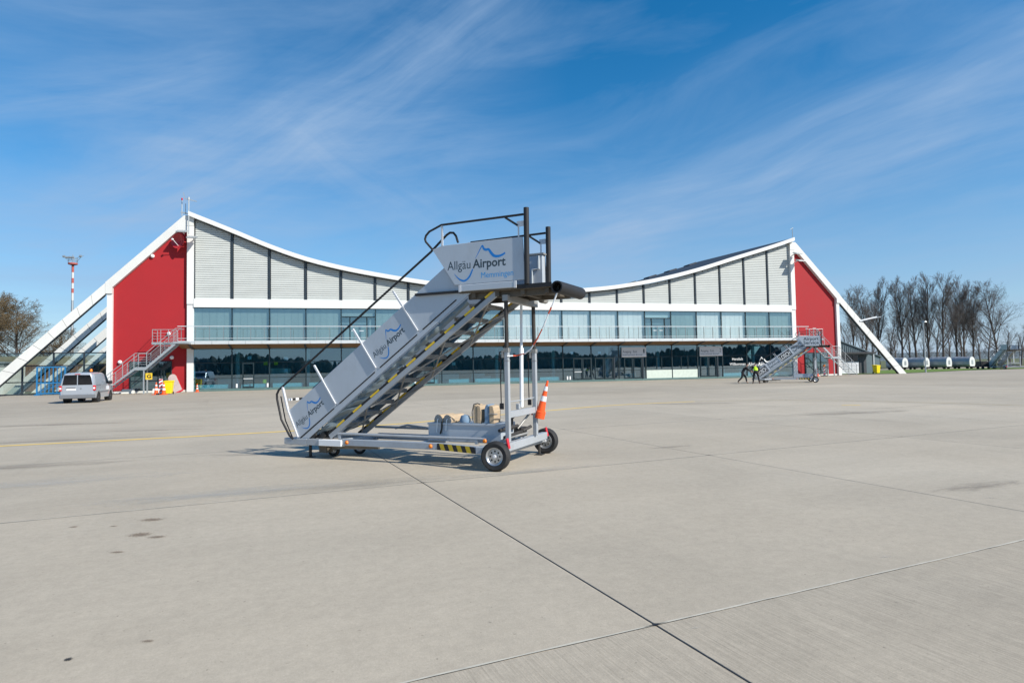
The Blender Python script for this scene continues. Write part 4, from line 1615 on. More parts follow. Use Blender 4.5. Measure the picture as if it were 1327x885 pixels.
    hy.build('pump_lever', M['steel_worn'], T, True)
    hy = MB()
    hy.tube([(0.13, 1.26, 0.90), (0.15, 1.30, 0.97)], 0.026, 8)
    hy.tube([(0.1, 1.3, 0.84), (0.2, 1.34, 0.83)], 0.022, 8)
    hy.build('lever_grip', M['red_lens'], T, True)

    # ---- flight: stringers, treads, lattice
    a0 = Vector((-3.66, 0, 0.42))
    a1 = Vector((-0.02, 0, 2.97))
    sd = (a1 - a0).normalized()
    sp = Vector((-sd.z, 0, sd.x))
    for t, dz in ((TN + 0.03, 0.0), (TF - 0.03, -0.10)):
        st = MB()
        st.bar(a0 + Vector((0, t, dz)), a1 + Vector((0, t, dz)), 0.05, 0.095, sp)
        st.build('stringer', M['silver'], T, bevel=bev)
    nt_ = 12
    tr = MB()
    tr.box(-0.14, 0.15, TN + 0.062, TF - 0.062, -0.018, 0.018)
    tr.box(0.13, 0.149, TN + 0.062, TF - 0.062, -0.06, -0.019)
    tr.box(-0.14, -0.121, TN + 0.062, TF - 0.062, -0.05, -0.019)
    trm = tr.mesh('tread', M['tread'], bevel=0.004 if near else 0)
    for k in range(nt_):
        p = a0 + (a1 - a0) * ((k + 0.75) / nt_) + sp * 0.10
        link('tread', trm, T, loc=(p.x, 0, p.z))
    # yellow and black tape along the stringers
    length = (a1 - a0).length
    for t, dz in ((TN + 0.03, 0.068), (TF - 0.03, -0.014)):
        n = 18
        blk = MB()
        blk.bar((0, 0, 0), sd * (length * 0.96 / n), 0.05, 0.036, sp)
        bm1, bm2 = blk.mesh('tape_block', M['yellow']), blk.mesh('tape_block', M['black_tape'])
        for k in range(n):
            p = a0 + sd * (length * (k + 0.02) / n) + sp * dz + Vector((0, t, 0))
            link('tape_block', bm1 if k % 2 else bm2, T, loc=p)
    la = MB()
    lo = -sp * 0.045
    for k in range(4):
        s = 0.05 + 0.235 * k
        P = a0 + (a1 - a0) * (0.985 - s) + lo + Vector((0, TN + 0.05, 0))
        Q = a0 + (a1 - a0) * (0.985 - s - 0.215) + lo + Vector((0, TF - 0.05, -0.09))
        la.tube([P, Q], 0.017, 6)
        P2 = a0 + (a1 - a0) * (0.985 - s - 0.215) + lo * 1.5 + Vector((0, TN + 0.05, 0))
        Q2 = a0 + (a1 - a0) * (min(0.97, 0.985 - s + 0.20)) + lo * 1.5 + Vector((0, TF - 0.05, -0.09))
        la.tube([P2, Q2], 0.017, 6)
    la.build('lattice_bar', M['steel_worn'], T, True)
    # canvas between the side plates and the stringers
    rnd = random.Random(9)
    for t, inward in ((TN + 0.015, 1), (TF - 0.015, -1)):
        cv = MB()
        n1, n2 = 110 if near else 30, 6
        vs, fs = [], []
        for i in range(n1 + 1):
            x = i / n1
            pt = Vector((-4.10, 0, 0.41)) + Vector((3.5, 0, 2.5)) * x
            pb = a0 + Vector((0.12, 0, 0.16)) + (Vector((-0.56, 0, 2.80)) - a0 - Vector((0.12, 0, 0.16))) * x
            for j in range(n2 + 1):
                y = j / n2
                p = pt.lerp(pb, y)
                bul = math.sin(math.pi * y)
                w = mnoise.noise(Vector((x * 26 + y * 1.5, y * 1.6, t * 7))) * 0.10 + mnoise.noise(Vector((x * 62 - y * 3, y * 3.0, t * 3))) * 0.045
                amp = bul * (1.0 - 0.55 * x)
                vs.append((p.x, t + (w * amp - 0.022 * bul) * inward, p.z - 0.02 * bul * math.sin(x * 60) * (1 - x)))
        for i in range(n1):
            for j in range(n2):
                k = i * (n2 + 1) + j
                fs.append((k, k + 1, k + n2 + 2, k + n2 + 1))
        cv.add(vs, fs)
        cv.build('canvas_skirt', M['tarp'], T, True)
    # ---- side panels of the flight (near and far)
    base = Vector((-4.40, 0, 0.36))          # lower edge of the panels
    def P_(a, b, t=0.0):
        """a along the flight, b square to it, from the foot of the panel"""
        q = base + dirv * a + perp * b
        return Vector((q.x, t, q.z))
    HP = 0.60
    topa = 4.32
    divs = [0.0, 1.17, 2.33, 3.46, topa + 0.35]
    for t0, side in ((TN - 0.03, -1), (TF + 0.005, 1)):
        for k in range(4):
            a_, b_ = divs[k] + 0.012, divs[k + 1] - 0.012
            pm = MB()
            if k == 0:
                pts = [P_(0.02, 0.0), P_(b_, 0.0), P_(b_, HP), P_(-0.20 + 0.34, HP)]
                pts = [Vector((-4.38, 0, 0.385)), P_(b_, 0.0), P_(b_, HP), Vector((-4.665, 0, 0.36 + SL * (-4.665 + 4.40) + HP / math.cos(math.atan(SL))))]
            elif k == 3:
                pts = [P_(a_, 0.0), P_(b_ - 0.1, 0.0), P_(b_ + 0.22, HP), P_(a_, HP)]
            else:
                pts = [P_(a_, 0.0), P_(b_, 0.0), P_(b_, HP), P_(a_, HP)]
            pm.prism([(p.x, p.z) for p in pts], (0, t0, 0), (1, 0, 0), (0, 0, 1), (0, 0.025, 0))
            po = pm.build('side_panel', M['panel'], T, bevel=0.004 if near else 0)
            out = Vector((0, t0 - 0.0008, 0)) if side < 0 else Vector((0, t0 + 0.028, 0))
            if style == 'main' and k in (0, 2) and side < 0:
                org = P_(a_ + 0.06 if k == 2 else 0.10, 0.20) + out
                airport_logo(po, org, dirv, perp, 0.83, False)
            if style == 'advert' and side < 0:
                if k in (0, 2):
                    bb = MB()
                    q0 = P_(a_ + 0.03 if k else 0.25, 0.05) + out
                    wid = (b_ - a_ - 0.06) if k else b_ - 0.28
                    bb.add([q0, q0 + dirv * wid, q0 + dirv * wid + perp * 0.5, q0 + perp * 0.5], [(0, 1, 2, 3)])
                    bb.build('advert_board', M['black_tape'], po)
                    tx = MB()
                    put_text(tx, 'LOSCH', q0 + Vector((0, -0.002, 0)), dirv, perp, 0.05, wid - 0.05, 0.08, 0.34, 0.02)
                    tx.build('lettering', M['text_white'], po)
                else:
                    tx = MB()
                    q0 = P_(a_ + 0.1, 0.06) + out
                    put_text(tx, 'Airport', q0, dirv, perp, 0.0, 0.92, 0.30, 0.22, 0.02)
                    put_text(tx, 'Service', q0, dirv, perp, 0.0, 0.92, 0.03, 0.22, 0.02)
                    tx.build('lettering', M['text_dark'], po)
        # lower kick plate under the slots
        kp = MB()
        n = 4
        kp.prism([(p.x, p.z) for p in (Vector((-4.33, 0, 0.385)), Vector((-4.14, 0, 0.385)), Vector((-0.52, 0, 2.985)), Vector((-0.72, 0, 2.985)))], (0, t0 + 0.003, 0), (1, 0, 0), (0, 0, 1), (0, 0.02, 0))
        kp.build('kick_plate', M['panel'], T)
        sl_ = MB()
        for a_, b_ in ((0.05, 1.08), (1.24, 2.26), (2.40, 3.40), (3.55, 4.4)):
            q0, q1 = P_(a_, -0.012), P_(b_, -0.012)
            yy = t0 - 0.004 if side < 0 else t0 + 0.029
            sl_.bar((q0.x, yy + 0.004, q0.z), (q1.x, yy + 0.004, q1.z), 0.012, 0.018, perp)
        sl_.build('drain_slot', M['black_rubber'], T)
        # white edge strips and handrail posts
        for k, (a_, foot) in enumerate(((0.0, 0), (1.17, 1), (2.33, 1), (3.46, 1))):
            s_ = MB()
            yy = t0 - 0.012 if side < 0 else t0 + 0.037
            if k == 0:
                s_.bar((-4.40, yy, 0.40), (-4.67, yy, 0.94), 0.02, 0.035, (0, 1, 0))
                s_.bar((-4.66, yy, 0.92), (-4.80, yy, 1.38), 0.03, 0.045, (0, 1, 0))
            else:
                q0, q1, q2 = P_(a_, 0.03), P_(a_, HP), P_(a_, HP + 0.34)
                s_.bar((q0.x, yy, q0.z), (q1.x, yy, q1.z), 0.02, 0.03, (0, 1, 0))
                s_.bar((q1.x, yy, q1.z), (q2.x, yy, q2.z), 0.03, 0.035, (0, 1, 0))
            s_.build('rail_post', M['panel_pale'], T)
        # handrail
        hr = MB()
        yy = t0 - 0.012 if side < 0 else t0 + 0.037
        if side < 0:
            pts = [(-4.52, 0.36), (-4.62, 0.42), (-4.84, 0.74), (-4.95, 1.14), (-4.955, 1.24), (-4.90, 1.33), (-4.78, 1.41), (-1.3, 3.765), (-0.97, 4.035), (-0.90, 4.07), (-0.83, 4.06), (-0.78, 4.0), (-0.74, 3.88)]
        else:
            pts = [(-4.52, 0.36), (-4.62, 0.42), (-4.84, 0.74), (-4.95, 1.14), (-4.955, 1.24), (-4.90, 1.33), (-4.78, 1.41), (-1.3, 3.70), (-1.0, 3.85)]
        hr.tube([(s, yy, z) for s, z in pts], 0.021, 8)
        hr.build('handrail', M['black_rubber'], T, True)
        if side < 0:
            h2 = MB()
            h2.tube([(-4.55, yy + 0.01, 0.38), (-4.74, yy + 0.01, 0.72), (-4.86, yy + 0.01, 1.2)], 0.012, 6)
            h2.build('rail_stay', M['black_rubber'], T)

    sb1, sb2 = MB(), MB()
    for k in range(9):
        (sb1 if k % 2 else sb2).bar((-4.72, TN + 0.03 + 0.09 * k, 1.13), (-4.72, TN + 0.12 + 0.09 * k, 1.13), 0.035, 0.045)
    sb1.build('entry_bar', M['black_tape'], T)
    sb2.build('entry_bar', M['white_paint'], T)

    # ---- platform
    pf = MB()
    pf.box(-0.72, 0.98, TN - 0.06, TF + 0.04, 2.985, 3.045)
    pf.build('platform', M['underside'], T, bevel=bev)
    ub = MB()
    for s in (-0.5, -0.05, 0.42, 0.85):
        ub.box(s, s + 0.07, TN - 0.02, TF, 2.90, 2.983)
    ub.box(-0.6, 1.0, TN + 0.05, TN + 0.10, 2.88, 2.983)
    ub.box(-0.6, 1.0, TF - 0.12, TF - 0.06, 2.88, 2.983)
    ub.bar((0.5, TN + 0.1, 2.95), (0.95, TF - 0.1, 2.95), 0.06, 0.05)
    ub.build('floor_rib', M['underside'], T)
    xb = MB()
    xb.bar((0.14, TN - 0.04, 2.86), (0.20, 1.36, 2.84), 0.10, 0.10)
    xb.tube([(0.4, 1.15, 2.90), (0.42, 1.32, 2.90)], 0.06, 8)
    xb.build('lift_beam', M['steel_worn'], T)
    rb = MB()
    rb.box(-1.62, -0.71, TN - 0.085, TN - 0.036, 3.0, 3.04)
    rb.build('edge_strip', M['black_rubber'], T)
    rb = MB()
    rb.box(0.385, 0.99, TN - 0.085, TN - 0.062, 2.99, 3.06)
    rb.build('edge_strip', M['black_rubber'], T)
    chn = MB()
    chn.box(-0.70, 0.38, TN - 0.115, TN - 0.062, 3.012, 3.12)
    chn.build('edge_channel', M['panel'], T, bevel=bev)
    ce = MB()
    ce.box(-0.70, -0.655, TN - 0.12, TN - 0.1, 3.005, 3.125)
    ce.box(0.345, 0.385, TN - 0.12, TN - 0.1, 3.005, 3.125)
    ce.build('channel_end', M['panel_pale'], T)
    # bumper roller
    ro = MB()
    ra, rbv = Vector((1.10, TN - 0.14, 2.965)), Vector((1.185, TF - 0.08, 2.95))
    axv = (rbv - ra)
    ln = axv.length
    ro.lathe([(0.078, 0.0), (0.10, 0.0), (0.103, 0.03), (0.103, ln - 0.03), (0.10, ln), (0.078, ln), (0.078, ln - 0.3), (0.0, ln - 0.3), (0.0, 0.3), (0.078, 0.3)], ra, axv, 22, True)
    ro.build('bumper_roller', M['black_rubber'], T, True)
    rbk = MB()
    for t in (TN + 0.05, 0.65, TF - 0.08):
        rbk.bar((0.9, t, 3.01), (1.08, t, 2.97), 0.05, 0.09)
    rbk.build('roller_bracket', M['black_pole'], T)
    # upper panels, masts, rails
    for t0, side, dz in ((TN - 0.09, -1, 0.0), (TF + 0.0, 1, -0.12)):
        up = MB()
        up.prism([(-1.235, 3.795 + dz), (-1.04, 3.845 + dz), (0.50, 3.845 + dz), (0.54, 3.135), (-0.79, 3.135)], (0, t0, 0), (1, 0, 0), (0, 0, 1), (0, 0.022, 0))
        upo = up.build('platform_panel', M['panel'], T, bevel=0.004 if near else 0)
        if side < 0:
            o_ = Vector((-0.93, t0 - 0.0008, 3.40))
            if style == 'main':
                airport_logo(upo, o_, Vector((1, 0, 0)), Vector((0, 0, 1)), 1.12, True)
            elif style == 'advert':
                tx = MB()
                put_text(tx, 'Airport', o_, (1, 0, 0), (0, 0, 1), 0.15, 1.3, 0.08, 0.26, 0.02)
                put_text(tx, 'Service', o_, (1, 0, 0), (0, 0, 1), 0.15, 1.3, -0.24, 0.26, 0.02)
                tx.build('lettering', M['text_dark'], upo)
        ms = MB()
        yy = t0 + 0.01
        ms.tube([(0.565, yy, 3.06), (0.575, yy, 4.32 + dz)], 0.045, 10)
        ms.build('mast', M['black_rubber'], T, True)
        rl = MB()
        rr = [(-1.24, 3.80), (-1.375, 3.95), (-1.39, 4.0), (-1.37, 4.06), (-1.30, 4.125), (-1.05, 4.215), (0.52, 4.215)]
        if side > 0:
            rr = [(-1.0, 4.20), (0.52, 4.215)]
        rl.tube([(s, yy, z + dz) for s, z in rr], 0.02, 8)
        rl.tube([(0.19, yy, 4.20 + dz), (0.42, yy, 4.04 + dz)], 0.018, 8)
        rl.build('guard_rail', M['black_rubber'], T, True)
        rp = MB()
        rp.box(-1.055, -1.02, yy - 0.01, yy + 0.01, 3.845 + dz, 4.20 + dz)
        rp.box(0.42, 0.44, yy - 0.01, yy + 0.01, 3.845 + dz, 4.04 + dz)
        rp.box(0.40, 0.53, yy - 0.006, yy + 0.006, 4.02 + dz, 4.11 + dz)
        rp.build('rail_bracket', M['panel_pale'], T)
    cbx = MB()
    cbx.box(0.26, 0.52, TF - 0.16, TF - 0.03, 3.05, 3.68)
    cbo = cbx.build('control_box', M['panel'], T, bevel=bev)
    pc = MB()
    pc.tube([(0.33, TF - 0.18, 3.05), (0.33, TF - 0.18, 3.42), (0.46, TF - 0.18, 3.43), (0.46, TF - 0.18, 3.66)], 0.015, 6)
    pc.build('conduit', M['rail'], cbo)
    lid = MB()
    lid.box(0.24, 0.55, TF - 0.18, TF - 0.01, 3.682, 3.71)
    lid.build('lid', M['steel_worn'], cbo)
    return T


# main stair: local x up the flight, y across (away from the viewer)
ST_O = Vector((-0.30, 10.07, 0))
ST_A = R(24.5)
MAIN = build_airstair('nearest silver boarding stairs with blue airport lettering, chocks on the tool box', ST_O, -ST_A, 'main')
ADV = build_airstair('distant boarding stairs with black LOSCH advertising panels, two workers at its foot', (24.83, 50.04, -0.012), -R(17), 'advert')
FAR = build_airstair('farthest grey boarding stairs parked out by the bare trees beyond the grass', (76.7, 95.0, -0.012), -R(98), 'plain')
FAR.scale = (1.0, 1.6, 1.0)


def st(s, t, z):
    es = Vector((math.cos(ST_A), -math.sin(ST_A), 0))
    et = Vector((math.sin(ST_A), math.cos(ST_A), 0))
    return ST_O + es * s + et * t + Vector((0, 0, z))


def build_stair_load():
    # barrier tape knotted from the bumper roller to the near post
    t = thing('barrier_tape', 'red and white barrier tape hanging from the black bumper roller', 'tape', st(1.1, 0.1, 2.86), -ST_A)
    pts = [(1.10, 0.08, 2.87), (1.02, 0.09, 2.70), (0.93, 0.12, 2.55), (0.84, 0.16, 2.38), (0.70, 0.22, 2.18), (0.55, 0.28, 2.0), (0.42, 0.30, 1.92), (0.28, 0.26, 1.89), (0.17, 0.145, 1.885)]
    rel = [Vector(p) - Vector((1.1, 0.1, 2.86)) for p in pts]
    fine = []
    for i in range(len(rel) - 1):
        for k in range(3):
            fine.append(rel[i].lerp(rel[i + 1], k / 3))
    fine.append(rel[-1])
    for k in range(0, len(fine) - 1, 2):
        m = MB()
        seg = fine[k:k + 3]
        m.tube(seg, 0.011 if (k // 2) % 2 else 0.014, 5)
        m.build('tape_length', M['rope_red'] if (k // 2) in (2, 5, 6, 9, 10) else M['white_paint'], t)
    # timber wheel chocks on the box
    ck = []
    for s, lab in ((-1.36, 'round-backed timber wheel chock lying on the tool box, outermost of the two lying'), (-1.17, 'round-backed timber wheel chock lying on the tool box next to the upright ones')):
        o = thing('wheel_chock', lab, 'wheel chock', st(s, 0.44, 0.725), -ST_A + R(-8), 'timber wheel chocks on the tool box')
        prof = [(-0.085, 0), (0.085, 0), (0.095, 0.04), (0.075, 0.09), (0.03, 0.135), (-0.02, 0.145), (-0.06, 0.12), (-0.09, 0.06)]
        m = MB()
        m.prism(prof, (0, 0, 0), (1, 0, 0), (0, 0, 1), (0.02, 0.42, 0))
        m.build('timber', M['wood'], o, bevel=0.006)
        m = MB()
        m.prism([(x * 0.985, z * 0.985 + 0.001) for x, z in prof], (0, -0.006, 0), (1, 0, 0), (0, 0, 1), (0, 0.0055, 0))
        m.build('end_plate', M['wood_grey'], o)
        m = MB()
        m.tube([(0.01, -0.01, 0.07), (0.012, -0.035, 0.055), (0.01, -0.045, -0.02), (-0.005, -0.04, -0.14 - (0.03 if s < -1.3 else 0))], 0.009, 6)
        m.build('rope', M['text_white'], o, True)
    o = thing('strap', 'dark webbing strap hanging between the two lying chocks', 'strap', st(-1.26, 0.40, 0.75), -ST_A)
    m = MB()
    m.bar((0, 0, 0), (-0.005, -0.005, -0.13), 0.03, 0.006, (0, 1, 0))
    m.bar((-0.005, -0.005, -0.13), (-0.035, -0.005, -0.22), 0.03, 0.006, (0, 1, 0))
    m.build('webbing', M['black_tape'], o)
    for s, w, mt, mt2, lab in ((-0.60, 0.15, 'wood', 'wood_grey', 'upright raw timber chock standing on the tool box beside the lying ones'),
                               (-0.36, 0.18, 'wood_blue', 'wood', 'upright chock with a blue side and planed timber face near the post')):
        o = thing('wheel_chock', lab, 'wheel chock', st(s, 0.50, 0.725), -ST_A + R(4), 'timber wheel chocks on the tool box')
        m = MB()
        m.prism([(-w / 2, 0), (0.0, 0), (0.0, 0.29), (-0.03, 0.33), (-w * 0.38, 0.315), (-w * 0.5, 0.25)], (0, 0, 0), (1, 0, 0), (0, 0, 1), (0, 0.3, 0))
        m.build('timber', M[mt], o, bevel=0.008)
        m = MB()
        m.prism([(0.003, 0), (w / 2, 0), (w / 2 + 0.01, 0.2), (w * 0.42, 0.30), (0.02, 0.315), (0.003, 0.31)], (0, -0.01, 0), (1, 0, 0), (0, 0, 1), (0, 0.31, 0))
        m.build('timber', M['wood' if mt == 'wood_blue' else mt], o, bevel=0.008)
        m = MB()
        pts = [(-w * 0.55, -0.015, 0.05), (-w * 0.6, -0.01, 0.2), (-w * 0.4, 0.0, 0.33), (0, 0.02, 0.345), (w * 0.3, 0.04, 0.325)] if mt == 'wood' else [(-w * 0.02, -0.02, 0.16), (w * 0.3, -0.022, 0.17), (w * 0.58, -0.018, 0.165), (w * 0.6, 0.1, 0.16)]
        m.tube(pts, 0.009, 6)
        m.build('rope', M['black_tape'] if mt == 'wood' else M['steel_worn'], o, True)
    o = thing('strap', 'blue and grey webbing bundled on the tool box between lying and upright chocks', 'strap', st(-0.84, 0.5, 0.725), -ST_A)
    m = MB()
    m.lathe([(0.0, 0.0), (0.09, 0.01), (0.10, 0.06), (0.07, 0.13), (0.0, 0.15)], (0, 0, 0), (0, 0, 1), 12)
    m.build('webbing', M['wood_blue'], o, True)


build_stair_load()


# ------------------------------------------------------------------ cones
def build_cone(name_label, h, loc, group, base=True, rot=None):
    o = thing('traffic_cone', name_label, 'traffic cone', loc, 0, group, rot)
    r0, r1 = 0.17 * h, 0.035 * h
    rr = lambda z: r0 + (r1 - r0) * z
    b = MB()
    b.lathe([(rr(0.04) * h / h, 0.04 * h), (rr(1.0), h), (rr(1.0) * 0.6, h), (0, h - 0.01)], (0, 0, 0), (0, 0, 1), 20)
    b.build('cone_body', M['orange'], o, True)
    for z0, z1 in ((0.36, 0.52), (0.68, 0.82)):
        w = MB()
        w.lathe([(rr(z0) + 0.003, z0 * h), (rr(z1) + 0.003, z1 * h)], (0, 0, 0), (0, 0, 1), 20)
        w.build('band', M['cone_white'], o, True)
    f = MB()
    if base:
        f.box(-0.24 * h, 0.24 * h, -0.24 * h, 0.24 * h, 0, 0.045 * h)
    else:
        f.lathe([(r0 * 1.02, 0.035), (r0 * 1.16, 0.03), (r0 * 1.22, 0.0), (r0 * 1.1, -0.008), (r0 * 0.98, 0.03)], (0, 0, 0), (0, 0, 1), 20)
    f.build('base', M['orange'], o, bevel=0.01 if base else 0, smooth=not base)
    return o


def build_cones():
    # nested cones hooked on the boarding stair
    p0, p1 = st(0.265, 1.34, 0.86), st(0.40, 1.38, 1.43)
    axis = (p1 - p0).normalized()
    q = axis.to_track_quat('Z', 'Y').to_euler()
    c = build_cone('orange and white cone, topmost of the nested stack hung on the boarding stairs', 0.60, p0, 'cones nested on the boarding stairs', False, q)
    c.scale = (0.78, 0.78, 1.0)
    for k, lab in ((1, 'orange cone base second from the top of the nested stack on the boarding stairs'), (2, 'orange cone base third from the top of the nested stack on the boarding stairs'), (3, 'orange cone base at the bottom of the nested stack on the boarding stairs')):
        dup(c, p0 - axis * 0.033 * k, rot=q, label=lab)
    g = 'orange cones by the terminal'
    c = build_cone('tall orange and white cone left of the striped board, under the stair', 1.0, (-28.75, 49.2, -0.012), g)
    dup(c, (-28.0, 48.95, -0.012), 0.1, 'tall orange and white cone between the striped board and the yellow bin')
    dup(c, tuple(bw(0.55, -1.0, -0.012)), 0.2, 'small orange cone by the glass front next to the white column', scale=0.72)
    dup(c, tuple(bw(66.7, -1.2, -0.012)), 0.2, 'orange cone by the red wall behind the advertising boarding stair', scale=0.9)


build_cones()


# ------------------------------------------------------------------ clutter by the building
def build_clutter():
    def wbin(loc, label):
        o = thing('wheelie_bin', label, 'bin', loc, BA, 'yellow wheelie bins')
        b = MB()
        b.hexa([(-0.24, -0.28, 0.06), (0.24, -0.28, 0.06), (0.24, 0.28, 0.06), (-0.24, 0.28, 0.06), (-0.33, -0.36, 1.0), (0.33, -0.36, 1.0), (0.33, 0.36, 1.0), (-0.33, 0.36, 1.0)])
        b.build('bin_body', M['bin'], o, bevel=0.03)
        b = MB()
        b.hexa([(-0.36, -0.39, 1.005), (0.36, -0.39, 1.005), (0.36, 0.40, 1.005), (-0.36, 0.40, 1.005), (-0.34, -0.37, 1.06), (0.34, -0.37, 1.06), (0.34, 0.38, 1.12), (-0.34, 0.38, 1.12)])
        b.build('lid', M['bin'], o, bevel=0.02)
        for s in (-0.28, 0.28):
            b = MB()
            b.tube([(s - 0.03, 0.26, 0.1), (s + 0.03, 0.26, 0.1)], 0.1, 12)
            b.build('wheel', M['tyre'], o, True)
        return o
    w1 = wbin((-28.15, 49.9, -0.012), 'yellow wheelie bin under the stair landing beside the tall cones')
    dup(w1, (46.9, 78.6, 0.03), BA, 'yellow wheelie bin by the foot of the far raking leg')
    # striped warning board
    o = thing('warning_board', 'red and white diagonally striped warning board standing between the cones', 'warning board', (-28.35, 49.15, -0.012), 0.15)
    b = MB()
    b.box(-0.13, 0.13, -0.02, 0.02, 0.12, 1.28)
    b.build('board', M['cone_white'], o)
    b = MB()
    for k in range(4):
        z = 0.16 + 0.30 * k
        b.add([(-0.13, -0.024, z), (0.13, -0.024, z + 0.14), (0.13, -0.024, min(1.28, z + 0.29)), (-0.13, -0.024, z + 0.15)], [(0, 1, 2, 3)])
    b.build('stripe', M['red_lens'], o)
    b = MB()
    b.box(-0.3, 0.3, -0.16, 0.16, 0, 0.12)
    b.build('foot', M['black_rubber'], o)
    # yellow gate sign on the stair post
    o = thing('gate_sign', 'square yellow sign with a black letter on the stair post', 'sign', tuple(bw(-2.98, -2.99, 1.2)), BA)
    b = MB()
    b.box(0, 0.50, -0.02, 0.02, 0, 0.54)
    b.build('sign_board', M['yellow'], o)
    b = MB()
    put_text(b, 'G', (0, -0.024, 0), (1, 0, 0), (0, 0, 1), 0.1, 0.42, 0.12, 0.32, 0.03)
    b.build('lettering', M['black_tape'], o)
    # pale leaning stretcher-like board
    o = thing('barrier_board', 'pale red-edged board with rounded top leaning on the white column', 'board', tuple(bw(-0.95, -0.9, -0.012)), BA, rot=(R(-14), R(-25), BA))
    pr = [(-0.36, 0), (0.36, 0), (0.36, 1.45), (0.26, 1.68), (0.08, 1.78), (-0.12, 1.76), (-0.3, 1.62), (-0.36, 1.45)]
    b = MB()
    b.prism(pr, (0, 0, 0.03), (1, 0, 0), (0, 0, 1), (0, 0.06, 0))
    b.build('board', M['pink_board'], o, bevel=0.01)
    b = MB()
    b.prism([(-0.40, 0.2), (-0.355, 0.2), (-0.355, 1.45), (-0.40, 1.45)], (0, -0.005, 0), (1, 0, 0), (0, 0, 1), (0, 0.07, 0))
    b.prism([(0.355, 0.0), (0.40, 0.0), (0.40, 1.45), (0.355, 1.45)], (0, -0.005, 0), (1, 0, 0), (0, 0, 1), (0, 0.07, 0))
    b.prism([(-0.36, -0.04), (0.36, -0.04), (0.36, 0.1), (-0.36, 0.1)], (0, -0.006, 0.03), (1, 0, 0), (0, 0, 1), (0, 0.072, 0))
    b.build('edging', M['red_lens'], o)
    # concrete blocks at the red wall
    for u, v, w, lab in ((-4.9, -0.9, 1.0, 'low white concrete block at the foot of the red wall beside the parked van'), (-2.4, -1.2, 1.1, 'low white concrete block behind the tall cones')):
        o = thing('concrete_block', lab, 'block', tuple(bw(u, v, -0.012)), BA, 'white concrete blocks by the red wall')
        b = MB()
        b.hexa([(-w / 2, -0.3, 0), (w / 2, -0.3, 0), (w / 2, 0.3, 0), (-w / 2, 0.3, 0), (-w / 2 + 0.08, -0.2, 0.4), (w / 2 - 0.08, -0.2, 0.4), (w / 2 - 0.08, 0.2, 0.4), (-w / 2 + 0.08, 0.2, 0.4)])
        b.build('block', M['plaster'], o, bevel=0.03)
    # bits behind the far stair: a second warning stand
    o = thing('warning_board', 'red and white warning stand with amber lamp behind the advertising boarding stair', 'warning board', tuple(bw(67.5, -1.4, -0.012)), BA)
    b = MB()
    b.box(-0.13, 0.13, -0.02, 0.02, 0.1, 1.1)
    b.build('board', M['cone_white'], o)
    b = MB()
    for k in range(3):
        z = 0.14 + 0.30 * k
        b.add([(-0.13, -0.024, z), (0.13, -0.024, z + 0.14), (0.13, -0.024, z + 0.29), (-0.13, -0.024, z + 0.15)], [(0, 1, 2, 3)])
    b.build('stripe', M['red_lens'], o)
    b = MB()
    b.lathe([(0, 0.0), (0.12, 0.0), (0.14, 0.1), (0.12, 0.22), (0, 0.25)], (0, 0, 1.1), (0, 0, 1), 12)
    b.build('lamp', M['amber'], o, True)
    b = MB()
    b.box(-0.3, 0.3, -0.16, 0.16, 0, 0.1)
    b.build('foot', M['black_rubber'], o)


build_clutter()


